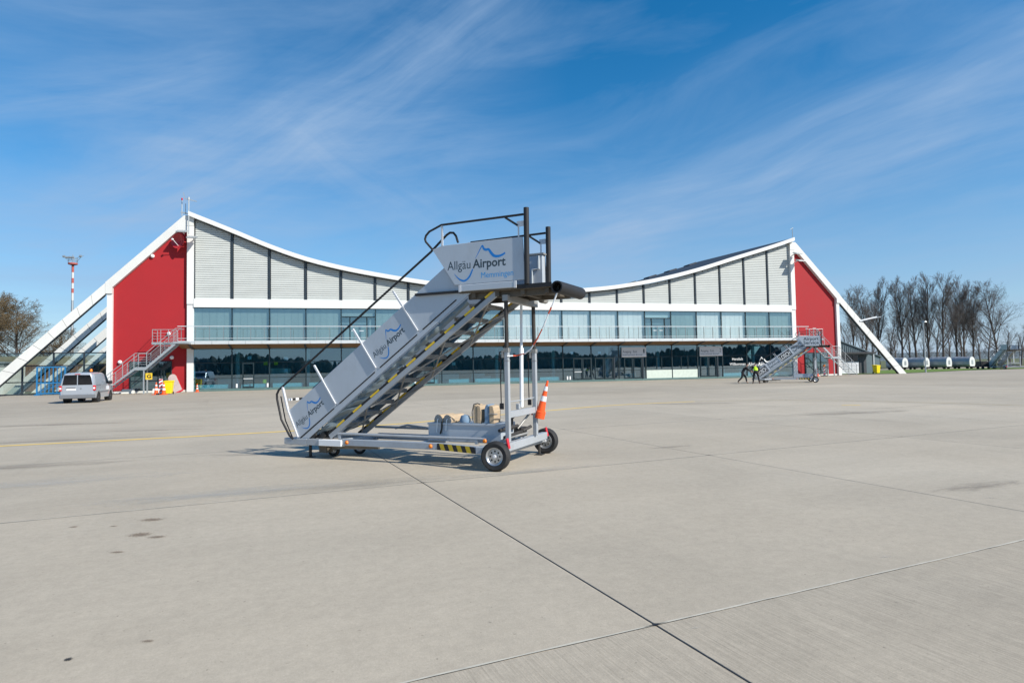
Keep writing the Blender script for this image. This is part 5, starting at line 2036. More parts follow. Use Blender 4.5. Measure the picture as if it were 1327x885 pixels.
# ------------------------------------------------------------------ left side: glass fence, gate, shed, mast
def build_left():
    V = 2.2
    o = thing('glass_fence', 'tall glazed fence with dark rails running under the raking white legs', 'fence', P0, BA)
    u0, u1 = -24.0, -6.9
    us = [-7.0, -9.35, -11.7, -14.05, -16.4, -18.75, -21.1, -23.45]
    pm = MB()
    pm.box(-0.06, 0.06, V - 0.06, V + 0.06, 0, 3.72)
    pme = pm.mesh('post', M['mullion'])
    for u in us:
        link('post', pme, o, loc=(u, 0, 0))
    g = MB()
    g.box(0.065, 2.285, V - 0.012, V + 0.012, 0.12, 3.62)
    gm = g.mesh('pane', M['glass_clear'])
    for u in us[1:]:
        link('pane', gm, o, loc=(u, 0, 0))
    for z in (3.66, 2.54, 1.12, 0.06):
        r = MB()
        r.box(us[-1], us[0], V - 0.04, V + 0.04, z - 0.045, z + 0.045)
        r.build('rail', M['mullion'], o)
    bd = MB()
    bd.add([(x * 0.42 - 8.7, V - 0.014, z * 0.42 + 2.05) for x, z in ((-1.0, 0.1), (-0.45, 0.3), (-0.2, 0.75), (-0.65, 0.95), (0.1, 0.7), (0.4, 0.45), (1.1, 0.5), (0.55, 0.2), (0.25, -0.05), (-0.1, -0.45), (-0.45, -0.5), (-0.15, -0.05))], [tuple(range(12))])
    bd.build('bird_sticker', M['black_tape'], o)
    # blue grid gate
    o = thing('blue_gate', 'blue steel grid gate on feet standing before the glass fence', 'gate', tuple(bw(-12.45, 1.0, -0.012)), BA)
    b = MB()
    for x in (0, 2.1):
        b.box(x - 0.05, x + 0.05, -0.05, 0.05, 0.08, 2.46)
    for z in (0.15, 1.05, 2.42):
        b.box(0.052, 2.048, -0.04, 0.04, z - 0.05, z + 0.05)
    b.build('gate_frame', M['blue_paint'], o)
    b = MB()
    b.box(-0.03, 0.03, -0.025, 0.025, 0.2, 2.37)
    bm_ = b.mesh('bar', M['blue_paint'])
    for k in range(1, 7):
        link('bar', bm_, o, loc=(2.1 * k / 7, 0, 0))
    b = MB()
    b.bar((0.05, 0.0, 0.3), (2.05, 0.0, 1.0), 0.04, 0.05)
    b.build('brace', M['blue_paint'], o)
    for x in (0.1, 2.0):
        b = MB()
        b.box(x - 0.15, x + 0.15, -0.4, 0.4, 0, 0.08)
        b.build('foot', M['blue_paint'], o)
    # timber wall behind
    o = thing('timber_wall', 'brown upright-board timber wall behind the glass fence', 'wall', P0, BA)
    bd = MB()
    bd.box(0.01, 0.29, 17.0, 17.05, 0, 2.9)
    bme = bd.mesh('board', M['timber_wall'])
    for k in range(66):
        link('board', bme, o, loc=(-28 + k * 0.3, (k * 7 % 5) * 0.006, 0))
    o = thing('white_hut', 'plain white hut at the left end behind the glass fence', 'hut', tuple(bw(-19.6, 6.5)), BA)
    b = MB()
    b.box(-3.2, 2.2, 0, 4, 0, 2.9)
    b.build('wall', M['plaster'], o)
    b = MB()
    b.box(-3.4, 2.4, -0.2, 4.2, 2.905, 3.05)
    b.build('roof', M['galv'], o)
    b = MB()
    b.box(0.9, 1.8, -0.03, -0.002, 0.1, 2.2)
    b.build('door', M['timber_wall'], o)
    o = thing('dark_shed', 'dark shed with glazed front beyond the raking legs', 'shed', tuple(bw(-10.9, 13.0)), BA)
    b = MB()
    b.box(-0.2, 5, 0, 4, 0, 3.4)
    b.build('wall', M['shed'], o)
    b = MB()
    b.box(-0.4, 5.2, -0.3, 4.2, 3.405, 3.55)
    b.build('roof', M['dark_steel'], o)
    b = MB()
    b.box(0.1, 2.2, -0.05, -0.002, 0.3, 2.1)
    b.build('window', M['galv'], o)
    # grassed bank behind
    mb = MB()
    vs, fs = [], []
    n = 40
    for k in range(n + 1):
        x = -200 + 168 * k / n
        h = 4.6 + 0.4 * mnoise.noise(Vector((k * 0.3, 0, 0)))
        vs += [(x, 84, -0.1), (x, 92, h), (x, 100, h + 0.2), (x, 112, -0.1)]
    for k in range(n):
        for c in range(3):
            fs.append((4 * k + c, 4 * k + c + 1, 4 * k + 5 + c, 4 * k + 4 + c))
    mb.add(vs, fs)
    mb.build('embankment', M['earth'], None, True, kind='structure')
    # light mast with red and white bands
    o = thing('light_mast', 'tall lighting mast banded red and white with a head of floodlights', 'mast', (-79.6, 110.0, 0))
    zs = [0, 15.2, 16.55, 17.35, 18.35, 19.25, 20.3, 21.6]
    b = MB()
    b.tube([(0, 0, 0), (0, 0, 15.2)], 0.30, 12, 0.19)
    b.build('shaft', M['galv'], o, True)
    for k in range(1, 7):
        b = MB()
        r = 0.19
        b.tube([(0, 0, zs[k]), (0, 0, zs[k + 1])], r + (0.0 if k % 2 else 0.004), 12)
        b.build('band', M['mast_white'] if k % 2 else M['mast_red'], o, True)
    b = MB()
    b.lathe([(0.3, 21.6), (0.75, 21.75), (0.75, 22.0), (0, 22.05)], (0, 0, 0), (0, 0, 1), 14)
    b.build('platform', M['mast_red'], o)
    b = MB()
    for k in range(10):
        a = 2 * math.pi * k / 10
        x, y = 0.7 * math.cos(a), 0.7 * math.sin(a)
        b.tube([(x, y, 22.0), (x, y, 22.9)], 0.035, 5)
    for z in (22.45, 22.9):
        b.tube([(0.7 * math.cos(2 * math.pi * k / 10), 0.7 * math.sin(2 * math.pi * k / 10), z) for k in range(11)], 0.035, 5)
    for s in (-1, 1):
        b.bar((s * 0.6, 0, 22.1), (s * 1.6, 0, 23.2), 0.05, 0.05)
        b.bar((s * 0.6, 0, 22.9), (s * 2.0, 0, 23.3), 0.05, 0.05)
    b.tube([(0, 0, 22.0), (0, 0, 23.6)], 0.05, 6)
    b.build('railing', M['galv'], o)
    lm = MB()
    lm.hexa([(-0.2, -0.25, 0), (0.2, -0.25, 0), (0.2, 0.0, -0.08), (-0.2, 0.0, -0.08), (-0.2, -0.18, 0.3), (0.2, -0.18, 0.3), (0.2, 0.02, 0.26), (-0.2, 0.02, 0.26)])
    lme = lm.mesh('lamp', M['galv'])
    for x, z in ((-0.55, 22.8), (0.0, 22.8), (0.55, 22.8), (-1.5, 23.1), (1.5, 23.1)):
        link('lamp', lme, o, loc=(x, -0.7 if abs(x) < 1 else -0.1, z))


build_left()


# ------------------------------------------------------------------ right side: annex, trailers, lamp post
def build_right():
    o = thing('annex_building', 'low blue-grey metal annex with sloping roof behind the far raking leg', 'building', tuple(bw(71.0, 5.0)), BA)
    D = 12
    b = MB()
    b.prism([(0, 0.0), (11.6, 0.0), (11.6, 2.15), (9.5, 2.85), (4.9, 4.35), (0, 5.1)], (0, 0.2, 0), (1, 0, 0), (0, 0, 1), (0, D, 0))
    b.build('wall', M['annex'], o)
    b = MB()
    b.prism([(0, 5.12), (4.9, 4.37), (9.5, 2.87), (11.9, 2.1), (11.9, 2.2), (9.5, 2.99), (4.9, 4.49), (0, 5.24)], (0, 0.0, 0), (1, 0, 0), (0, 0, 1), (0, D + 0.4, 0))
    b.build('roof', M['annex'], o)
    b = MB()
    b.box(0, 0.06, 0.12, 0.198, 2.75, 4.0)
    zt = lambda u: 5.08 - 0.75 / 4.9 * u if u < 4.9 else 4.33 - 1.5 / 4.6 * (u - 4.9)
    for k in range(30):
        u = 0.3 + k * 0.31
        s = MB()
        s.box(u, u + 0.05, 0.13, 0.198, 2.9, max(2.95, zt(u) - 0.05))
        s.build('seam', M['annex'], o)
    b = MB()
    b.box(0, 9.8, -1.0, 0.2, 2.62, 2.86)
    b.build('canopy', M['dark_steel'], o)
    gd = MB()
    for k in range(3):
        g = MB()
        g.box(4.2, 8.0, 0.1, 0.195, 0.05 + 0.52 * k, 0.05 + 0.52 * (k + 1) - 0.02)
        g.build('door_section', M['garage'], o)
    g = MB()
    for k in range(4):
        g.box(4.25 + 0.95 * k, 5.1 + 0.95 * k, 0.15, 0.197, 1.66, 2.5)
    g.build('pane', M['car_glass'], o)
    p = MB()
    p.box(9.4, 9.6, -0.9, -0.7, 0, 2.62)
    p.build('post', M['galv'], o)
    p = MB()
    p.box(8.15, 9.3, 0.12, 0.197, 0.0, 2.5)
    p.build('door', M['shed'], o)

    # covered baggage trailers
    first = None
    labs = ('covered alloy baggage trailer with a pale end, parked last behind the raking leg', 'covered alloy baggage trailer with a pale end, second from the raking leg', 'covered alloy baggage trailer just right of the lamp post', 'covered alloy baggage trailer nearest the far boarding stairs')
    for k, px in enumerate((1161, 1188.5, 1217, 1246.5)):
        Y = 108.0 - k * 0.8
        loc = ((px - 663.5) / 789.0 * Y, Y, 0.0)
        if first is None:
            t = thing('baggage_trailer', labs[k], 'trailer', loc, R(-62), 'covered trailers on the service road')
            arch = [(-0.95, 0.55), (0.95, 0.55), (1.15, 0.95), (1.15, 1.6), (0.95, 2.2), (0.5, 2.55), (0, 2.65), (-0.5, 2.55), (-0.95, 2.2), (-1.15, 1.6), (-1.15, 0.95)]
            b = MB()
            b.prism(arch, (-1.75, 0, 0), (0, 1, 0), (0, 0, 1), (3.5, 0, 0))
            b.build('tank_shell', M['tank'], t)
            b = MB()
            b.prism([(y * 0.94, 0.04 + z * 0.97) for y, z in arch], (1.751, 0, 0), (0, 1, 0), (0, 0, 1), (0.05, 0, 0))
            b.build('end_cover', M['tank_end'], t)
            b = MB()
            b.box(1.802, 1.83, -0.35, 0.35, 1.0, 1.9)
            b.build('hatch', M['galv'], t)
            for x in (-1.1, 0.0, 1.1):
                b = MB()
                b.prism([(y * 1.02, z * 1.012 - 0.005) for y, z in arch], (x - 0.04, 0, 0), (0, 1, 0), (0, 0, 1), (0.08, 0, 0))
                b.build('hoop', M['tank'], t)
            b = MB()
            b.box(-1.7, 1.7, -0.7, 0.7, 0.42, 0.55)
            b.bar((1.7, 0, 0.45), (2.6, 0, 0.35), 0.08, 0.08)
            b.build('chassis', M['dark_steel'], t)
            for x in (-1.2, 1.2):
                for y in (-0.8, 0.8):
                    b = MB()
                    b.tube([(x, y - 0.1, 0.26), (x, y + 0.1, 0.26)], 0.27, 14)
                    b.build('wheel', M['tyre'], t, True)
            t.scale = (0.80, 0.80, 0.80)
            first = t
        else:
            dup(first, loc, R(-62), labs[k])
    # dark dolly beside the far stair
    t = thing('baggage_dolly', 'low black covered dolly between the trailers and the far boarding stairs', 'trailer', (77.6, 100.0, 0.0), R(-10))
    b = MB()
    b.hexa([(-1.2, -0.8, 0.35), (1.2, -0.8, 0.35), (1.2, 0.8, 0.35), (-1.2, 0.8, 0.35), (-1.05, -0.7, 1.25), (1.05, -0.7, 1.25), (1.05, 0.7, 1.25), (-1.05, 0.7, 1.25)])
    b.build('cover', M['black_rubber'], t, bevel=0.05)
    for x in (-0.8, 0.8):
        for y in (-0.7, 0.7):
            b = MB()
            b.tube([(x, y - 0.08, 0.2), (x, y + 0.08, 0.2)], 0.2, 12)
            b.build('wheel', M['tyre'], t, True)
    # lamp post
    t = thing('lamp_post', 'slim grey lamp post on the grass edge before the trailers', 'lamp post', (53.9, 79.6, 0.03))
    b = MB()
    b.tube([(0, 0, 0), (0, 0, 6.6)], 0.10, 10, 0.06)
    b.build('pole', M['galv'], t, True)
    b = MB()
    b.hexa([(-0.14, -0.5, 6.55), (0.14, -0.5, 6.55), (0.14, 0.1, 6.55), (-0.14, 0.1, 6.55), (-0.08, -0.45, 6.68), (0.08, -0.45, 6.68), (0.1, 0.08, 6.7), (-0.1, 0.08, 6.7)])
    b.build('lamp_head', M['galv'], t)


build_right()


# ------------------------------------------------------------------ van
def build_van():
    V = thing('delivery_van', 'small silver van with dark rear windows and an orange beacon, seen from behind', 'van', (-26.4, 37.0, -0.012), R(20))
    # local: y forward, x right; rear face at y=0
    L_, Wd = 4.4, 0.88
    st_ = [  # y, z_bottom, z_belt, z_roof, half width bottom, belt, roof
        (0.00, 0.36, 1.08, 1.68, 0.80, 0.86, 0.70),
        (0.06, 0.30, 1.10, 1.78, 0.84, 0.88, 0.73),
        (0.40, 0.28, 1.12, 1.83, 0.86, 0.885, 0.75),
        (1.60, 0.28, 1.12, 1.85, 0.86, 0.89, 0.76),
        (2.40, 0.28, 1.11, 1.82, 0.86, 0.89, 0.75),
        (2.85, 0.28, 1.10, 1.70, 0.86, 0.89, 0.70),
        (3.35, 0.28, 1.08, 1.28, 0.86, 0.88, 0.74),
        (3.55, 0.28, 1.04, 1.10, 0.86, 0.87, 0.76),
        (4.10, 0.28, 0.92, 0.98, 0.84, 0.84, 0.72),
        (4.32, 0.30, 0.72, 0.82, 0.76, 0.76, 0.62),
        (4.40, 0.36, 0.55, 0.62, 0.62, 0.62, 0.5)]
    b = MB()
    vs, fs = [], []
    for y, zb, zm, zt, wb, wm_, wt in st_:
        ring = [(-wb, zb), (-wm_, zb + (zm - zb) * 0.35), (-wm_, zm), (-(wm_ + wt) / 2 - 0.01, (zm + zt) / 2), (-wt, zt - 0.06), (-wt * 0.85, zt), (0, zt + 0.02),
                (wt * 0.85, zt), (wt, zt - 0.06), ((wm_ + wt) / 2 + 0.01, (zm + zt) / 2), (wm_, zm), (wm_, zb + (zm - zb) * 0.35), (wb, zb)]
        vs += [(x, y, z) for x, z in ring]
    n = 13
    for i in range(len(st_) - 1):
        for j in range(n):
            j2 = (j + 1) % n
            fs.append((i * n + j, i * n + j2, (i + 1) * n + j2, (i + 1) * n + j))
    fs.append(tuple(range(n)))
    fs.append(tuple((len(st_) - 1) * n + j for j in range(n)))
    b.add(vs, fs)
    b.build('body', M['car'], V, True)
    # rear doors
    for s in (-1, 1):
        d = MB()
        d.prism([(s * 0.012, 0.52), (s * 0.74, 0.52), (s * 0.79, 1.08), (s * 0.66, 1.70), (s * 0.012, 1.72)], (0, -0.012, 0), (1, 0, 0), (0, 0, 1), (0, 0.02, 0.0))
        dr = d.build('rear_door', M['car'], V, bevel=0.006)
        w = MB()
        w.prism([(s * 0.025, 1.10), (s * 0.775, 1.10), (s * 0.67, 1.69), (s * 0.025, 1.705)], (0, -0.018, 0), (1, 0, 0), (0, 0, 1), (0, 0.005, 0))
        w.build('rear_window', M['car_glass'], dr)
    h = MB()
    h.box(-0.58, -0.10, -0.035, -0.013, 0.90, 0.96)
    h.build('handle', M['car_plastic'], V)
    p = MB()
    p.box(-0.56, -0.08, -0.03, -0.0135, 0.77, 0.885)
    p.build('number_plate', M['text_white'], V)
    e = MB()
    e.lathe([(0, 0.014), (0.05, 0.012), (0.055, 0)], (0.18, -0.013, 0.88), (0, -1, 0), 12)
    e.build('badge', M['chrome'], V, True)
    for s in (-1, 1):
        l = MB()
        l.prism([(s * 0.80, 0.74), (s * 0.93, 0.74), (s * 0.93, 1.06), (s * 0.80, 1.06)], (0, -0.03, 0), (1, 0, 0), (0, 0, 1), (0, 0.16, 0))
        lo = l.build('tail_lamp', M['red_lens'], V, bevel=0.015)
        l = MB()
        l.box(min(s * 0.815, s * 0.915), max(s * 0.815, s * 0.915), -0.036, -0.031, 0.84, 0.95)
        l.build('reversing_lens', M['cone_white'], lo)
    bp = MB()
    bp.box(-0.90, 0.90, -0.09, 0.12, 0.28, 0.52)
    bp.build('bumper', M['car_plastic'], V, bevel=0.03)
    br = MB()
    br.box(-0.14, 0.14, -0.02, 0.02, 1.735, 1.765)
    br.build('brake_lamp', M['red_lens'], V)
    # sides: windows, sliding door seam, trim
    for s in (-1, 1):
        w = MB()
        pts = [(2.42, 1.14), (3.22, 1.12), (2.86, 1.62), (2.50, 1.70)]
        vs = []
        for y, z in pts:
            k = (z - 1.1) / 0.7
            x = 0.895 - 0.13 * k
            vs.append((s * (x + 0.004), y, z))
        vs2 = [(x - s * 0.02, y, z) for x, y, z in vs]
        w.add(vs + vs2, [(0, 1, 2, 3), (7, 6, 5, 4), (0, 4, 5, 1), (1, 5, 6, 2), (2, 6, 7, 3), (3, 7, 4, 0)])
        w.build('side_window', M['car_glass'], V)
        tr = MB()
        tr.box(min(s * 0.885, s * 0.905), max(s * 0.885, s * 0.905), 0.95, 3.0, 0.60, 0.68)
        tr.build('side_trim', M['car_plastic'], V)
        tr = MB()
        tr.box(min(s * 0.889, s * 0.9), max(s * 0.889, s * 0.9), 0.3, 1.35, 1.06, 1.09)
        tr.build('door_track', M['car_plastic'], V)
        mi = MB()
        mi.box(min(s * 0.90, s * 1.10), max(s * 0.90, s * 1.10), 2.95, 3.08, 1.08, 1.30)
        mi.build('wing_mirror', M['black_rubber'], V, bevel=0.03)
        ar = MB()
        for yc in (0.88, 3.56):
            ar.tube([(s * 0.60, yc, 0.32), (s * 0.893, yc, 0.32)], 0.37, 22)
        ar.build('wheel_arch', M['black_rubber'], V)
    dl = MB()
    dl.box(0.894, 0.900, 2.45, 3.1, 0.74, 0.98)
    dl.build('door_sticker', M['cone_white'], V)
    ws = MB()
    ws.add([(-0.66, 2.90, 1.64), (0.66, 2.90, 1.64), (0.72, 3.33, 1.27), (-0.72, 3.33, 1.27)], [(0, 1, 2, 3)])
    for i in range(4):
        x, y, z = ws.v[i]
        ws.v[i] = (x, y + 0.02, z + 0.04)
    ws.build('windscreen', M['car_glass'], V)
    wm = tyre_meshes(0.315, 0.20)
    for yc in (0.88, 3.56):
        for s in (-1, 1):
            wheel(V, wm, (s * 0.80, yc, 0.315), rot=(0, 0, R(90) if s > 0 else R(-90)))
    bc = MB()
    bc.lathe([(0.0, 0.17), (0.05, 0.165), (0.075, 0.12), (0.08, 0.0)], (0.30, 1.5, 1.9), (0, 0, 1), 12)
    bc.build('beacon', M['amber'], V, True)
    bs = MB()
    bs.lathe([(0.09, 0.0), (0.09, 0.05), (0, 0.05)], (0.30, 1.5, 1.85), (0, 0, 1), 12)
    bs.build('beacon_base', M['black_rubber'], V)


build_van()


# ------------------------------------------------------------------ trees
def grow_tree(seed, H, spread, up, n_main, dens, thick):
    """bare tree: returns trunk and crown builders"""
    rnd = random.Random(seed)
    tr, cr = MB(), MB()

    def rv(s):
        return Vector((rnd.gauss(0, s), rnd.gauss(0, s), rnd.gauss(0, s)))

    def limb(p, d, ln, r, lvl):
        segs = (7, 5, 4, 3, 2)[min(lvl, 4)]
        pts = [p.copy()]
        dd = d.copy()
        for k in range(segs):
            dd = (dd + rv((0.035, 0.07, 0.10, 0.16, 0.2)[min(lvl, 4)]) + Vector((0, 0, (0.02, 0.10 * up, 0.11 * up, 0.08, 0.04)[min(lvl, 4)]))).normalized()
            p = p + dd * ln / segs
            pts.append(p.copy())
        r2 = r * (0.22 if lvl == 0 else 0.3)
        (tr if lvl <= 1 else cr).tube(pts, r, (8, 5, 4, 3, 3)[min(lvl, 4)], r2, cap=False)
        if lvl >= 4:
            return
        nchild = (n_main, int(9 * dens), int(7 * dens), int(4 * dens), 0)[lvl]
        t0 = (0.22, 0.22, 0.15, 0.1)[lvl]
        for c in range(nchild):
            t = t0 + (1.0 - t0) * (c + rnd.random()) / nchild
            t = min(0.99, t)
            f = t * segs
            i = min(segs - 1, int(f))
            q = pts[i].lerp(pts[i + 1], f - i)
            ax = (pts[i + 1] - pts[i]).normalized()
            a = rnd.uniform(0, 2 * math.pi)
            b1 = ax.cross(Vector((0.3, 0.2, 1))).normalized()
            b2 = ax.cross(b1)
            side = b1 * math.cos(a) + b2 * math.sin(a)
            ang = (rnd.uniform(0.45, 0.85), rnd.uniform(0.5, 0.9), rnd.uniform(0.5, 1.0), rnd.uniform(0.4, 1.0))[lvl] * spread
            nd = (ax * math.cos(ang) + side * math.sin(ang)).normalized()
            if lvl == 0:
                ln2 = H * (0.52 - 0.34 * t) * rnd.uniform(0.8, 1.15)
            else:
                ln2 = ln * (0.62 - 0.28 * t) * rnd.uniform(0.7, 1.2)
            rr = r * (1 - 0.75 * t)
            limb(q, nd, ln2, max(0.012 * thick, rr * (0.5 if lvl == 0 else 0.42)), lvl + 1)
    limb(Vector((0, 0, -0.1)), Vector((rnd.uniform(-0.04, 0.04), rnd.uniform(-0.04, 0.04), 1)), H, 0.0145 * H * thick ** 0.3, 0)
    return tr, cr


def build_trees():
    kinds = []
    for k, (sd, spread, up, nm, dens, thick) in enumerate(((1, 0.66, 0.8, 19, 1.12, 0.95), (2, 0.56, 0.8, 20, 1.12, 0.95), (3, 0.92, 0.5, 24, 1.05, 0.95), (4, 0.72, 0.7, 20, 1.12, 0.95))):
        tr, cr = grow_tree(sd, 16.0, spread, up, nm, dens, thick)
        kinds.append((tr.mesh('trunk', M['bark'], True), cr.mesh('crown', M['twig'])))
    labs = {}
    spec = [  # photo column, distance, top height, kind, rotation
        (1106, 116, 14.2, 0, 0.3, 'small bare tree half hidden behind the far raking leg'), (1123, 120, 15.5, 3, 1.0, 'bare tree rising over the annex roof'),
        (1139, 122, 16.5, 1, 2.0, 'narrow bare tree just right of the white lamp arm on the leg'), (1168, 120, 16.6, 1, 4.0, 'slender bare tree behind the second covered trailer'),
        (1187, 121, 16.8, 0, 5.1, 'bare tree left of the lamp post, leaning outward'), (1203, 119, 16.9, 1, 0.2, 'bare tree directly behind the grey lamp post'),
        (1221, 118, 17.0, 3, 2.6, 'tall bare tree with forked trunk behind the third trailer'), (1239, 121, 16.6, 0, 3.3, 'tall bare tree above the fourth trailer'),
        (1250, 124, 15.8, 1, 1.7, 'bare tree with thick trunk over the end of the last trailer'), (1261, 119, 14.6, 3, 4.4, 'lower many-stemmed bare tree left of the broad one'),
        (1294, 117, 16.3, 2, 0.0, 'broad spreading bare tree above the farthest boarding stairs')]
    for px, Y, H, k, rz, lab in spec:
        x = (px - 663.5) / 789.0 * Y
        t = thing('bare_tree', lab, 'tree', (x, Y, 0), rz, 'bare trees beyond the grass')
        link('trunk', kinds[k][0], t)
        link('crown', kinds[k][1], t)
        t.scale = (H / 16.0 * 0.92,) * 2 + (H / 16.0 * 0.90,)
    copse = MB()
    light = []
    for sd, spread in ((31, 0.7), (32, 0.85), (33, 0.95), (34, 0.75)):
        tr, cr = grow_tree(sd, 16.0, spread, 0.7, 13, 0.72, 1.5)
        light.append((tr.mesh('trunk', M['bark']), cr.mesh('crown', M['twig'])))
    for px, Y, H, k, rz in ((1098, 142, 9.5, 0, 0.2), (1116, 150, 11, 2, 1.1), (1131, 146, 10, 3, 2.0), (1152, 150, 11, 0, 3.1), (1160, 141, 8.5, 2, 4.0), (1178, 148, 10.5, 3, 5.0), (1196, 144, 9, 2, 0.9),
                            (1212, 150, 11.5, 0, 2.4), (1230, 143, 9.5, 2, 3.6), (1246, 150, 10.5, 3, 4.4), (1270, 142, 9, 0, 5.4), (1280, 150, 10, 2, 1.4), (1308, 143, 8.5, 3, 2.2), (1322, 150, 9.0, 0, 3.0)):
        rot = Matrix.Rotation(rz, 4, 'Z')
        o3 = Vector(((px - 663.5) / 789.0 * Y, Y, 0))
        for part in light[k]:
            n0 = len(copse.v)
            copse.v += [tuple(rot @ Vector((v.co.x * H / 12.3, v.co.y * H / 12.3, v.co.z * H / 16)) + o3) for v in part.vertices]
            copse.f += [tuple(q + n0 for q in p.vertices) for p in part.polygons]
    rnd = random.Random(77)
    for k in range(46):
        px = 1090 + 300 * (k + rnd.random()) / 46
        Y = rnd.uniform(152, 175)
        H = rnd.uniform(3.4, 5.2)
        rot = Matrix.Rotation(rnd.uniform(0, 6.28), 4, 'Z')
        o3 = Vector(((px - 663.5) / 789.0 * Y, Y, -0.12 * H))
        part = light[rnd.choice((0, 2, 3))][1]
        n0 = len(copse.v)
        w = H / 16 * 1.9
        copse.v += [tuple(rot @ Vector((v.co.x * w, v.co.y * w, v.co.z * H / 15)) + o3) for v in part.vertices]
        copse.f += [tuple(q + n0 for q in p.vertices) for i, p in enumerate(part.polygons)]
    me = bpy.data.meshes.new('copse')
    me.from_pydata(copse.v, [], copse.f)
    me.materials.append(M['twig'])
    link('copse', me, None, kind='stuff', label='thin second row of smaller bare trees and bushes behind the tall bare trees', category='copse')
    # left: broad budding tree
    tr, cr = grow_tree(21, 14.0, 1.15, 0.6, 30, 1.2, 1.25)
    lk = (tr.mesh('trunk', M['bark'], True), cr.mesh('crown', M['twig_olive']))
    for x, y, H, rz, sc, lab in ((-84.5, 104.0, 12.8, 0.4, 1.4, 'broad olive budding tree at the left edge beyond the fence'), (-92.5, 108.0, 14.5, 2.2, 1.25, 'olive budding tree cut by the left edge of the view'),
                                 (-78.5, 106.0, 8.5, 1.2, 1.4, 'lower olive budding tree beside the light mast')):
        t = thing('budding_tree', lab, 'tree', (x, y, 0), rz, 'olive budding trees on the left')
        link('trunk', lk[0], t)
        link('crown', lk[1], t)
        t.scale = (H / 14 * sc, H / 14 * sc, H / 14)
    for x, y, H, k, rz, lab in ((-82, 128, 13.0, 0, 0.5, 'pale bare tree behind the light mast'), (-76, 126, 14.5, 3, 1.5, 'bare tree seen just below the first raking leg'), (-70, 124, 15.5, 0, 2.5, 'bare tree seen between the first and second raking legs'),
                                (-64, 123, 15.0, 3, 3.5, 'bare tree seen between the raking legs near the outer column')):
        t = thing('bare_tree', lab, 'tree', (x, y, 0), rz, 'bare trees beyond the raking legs')
        link('trunk', kinds[k][0], t)
        link('crown', kinds[k][1], t)
        t.scale = (H / 16, H / 16, H / 16)


build_trees()


# ------------------------------------------------------------------ people
def skin_mesh(name, joints, edges, m, parent, sub=2, root=0):
    me = bpy.data.meshes.new(name)
    me.from_pydata([j[0] for j in joints], edges, [])
    ob = bpy.data.objects.new(name, me)
    COL.objects.link(ob)
    md = ob.modifiers.new('skin', 'SKIN')
    md.use_smooth_shade = True
    for i, j in enumerate(joints):
        sv = me.skin_vertices[0].data[i]
        r = j[1]
        sv.radius = r if isinstance(r, tuple) else (r, r)
        sv.use_root = i == root
    s = ob.modifiers.new('sub', 'SUBSURF')
    s.levels = s.render_levels = sub
    dg = bpy.context.evaluated_depsgraph_get()
    out = bpy.data.meshes.new_from_object(ob.evaluated_get(dg))
    out.name = name
    out.materials.clear()
    out.materials.append(m)
    for p in out.polygons:
        p.use_smooth = True
    bpy.data.objects.remove(ob)
    bpy.data.meshes.remove(me)
    return link(name, out, parent)


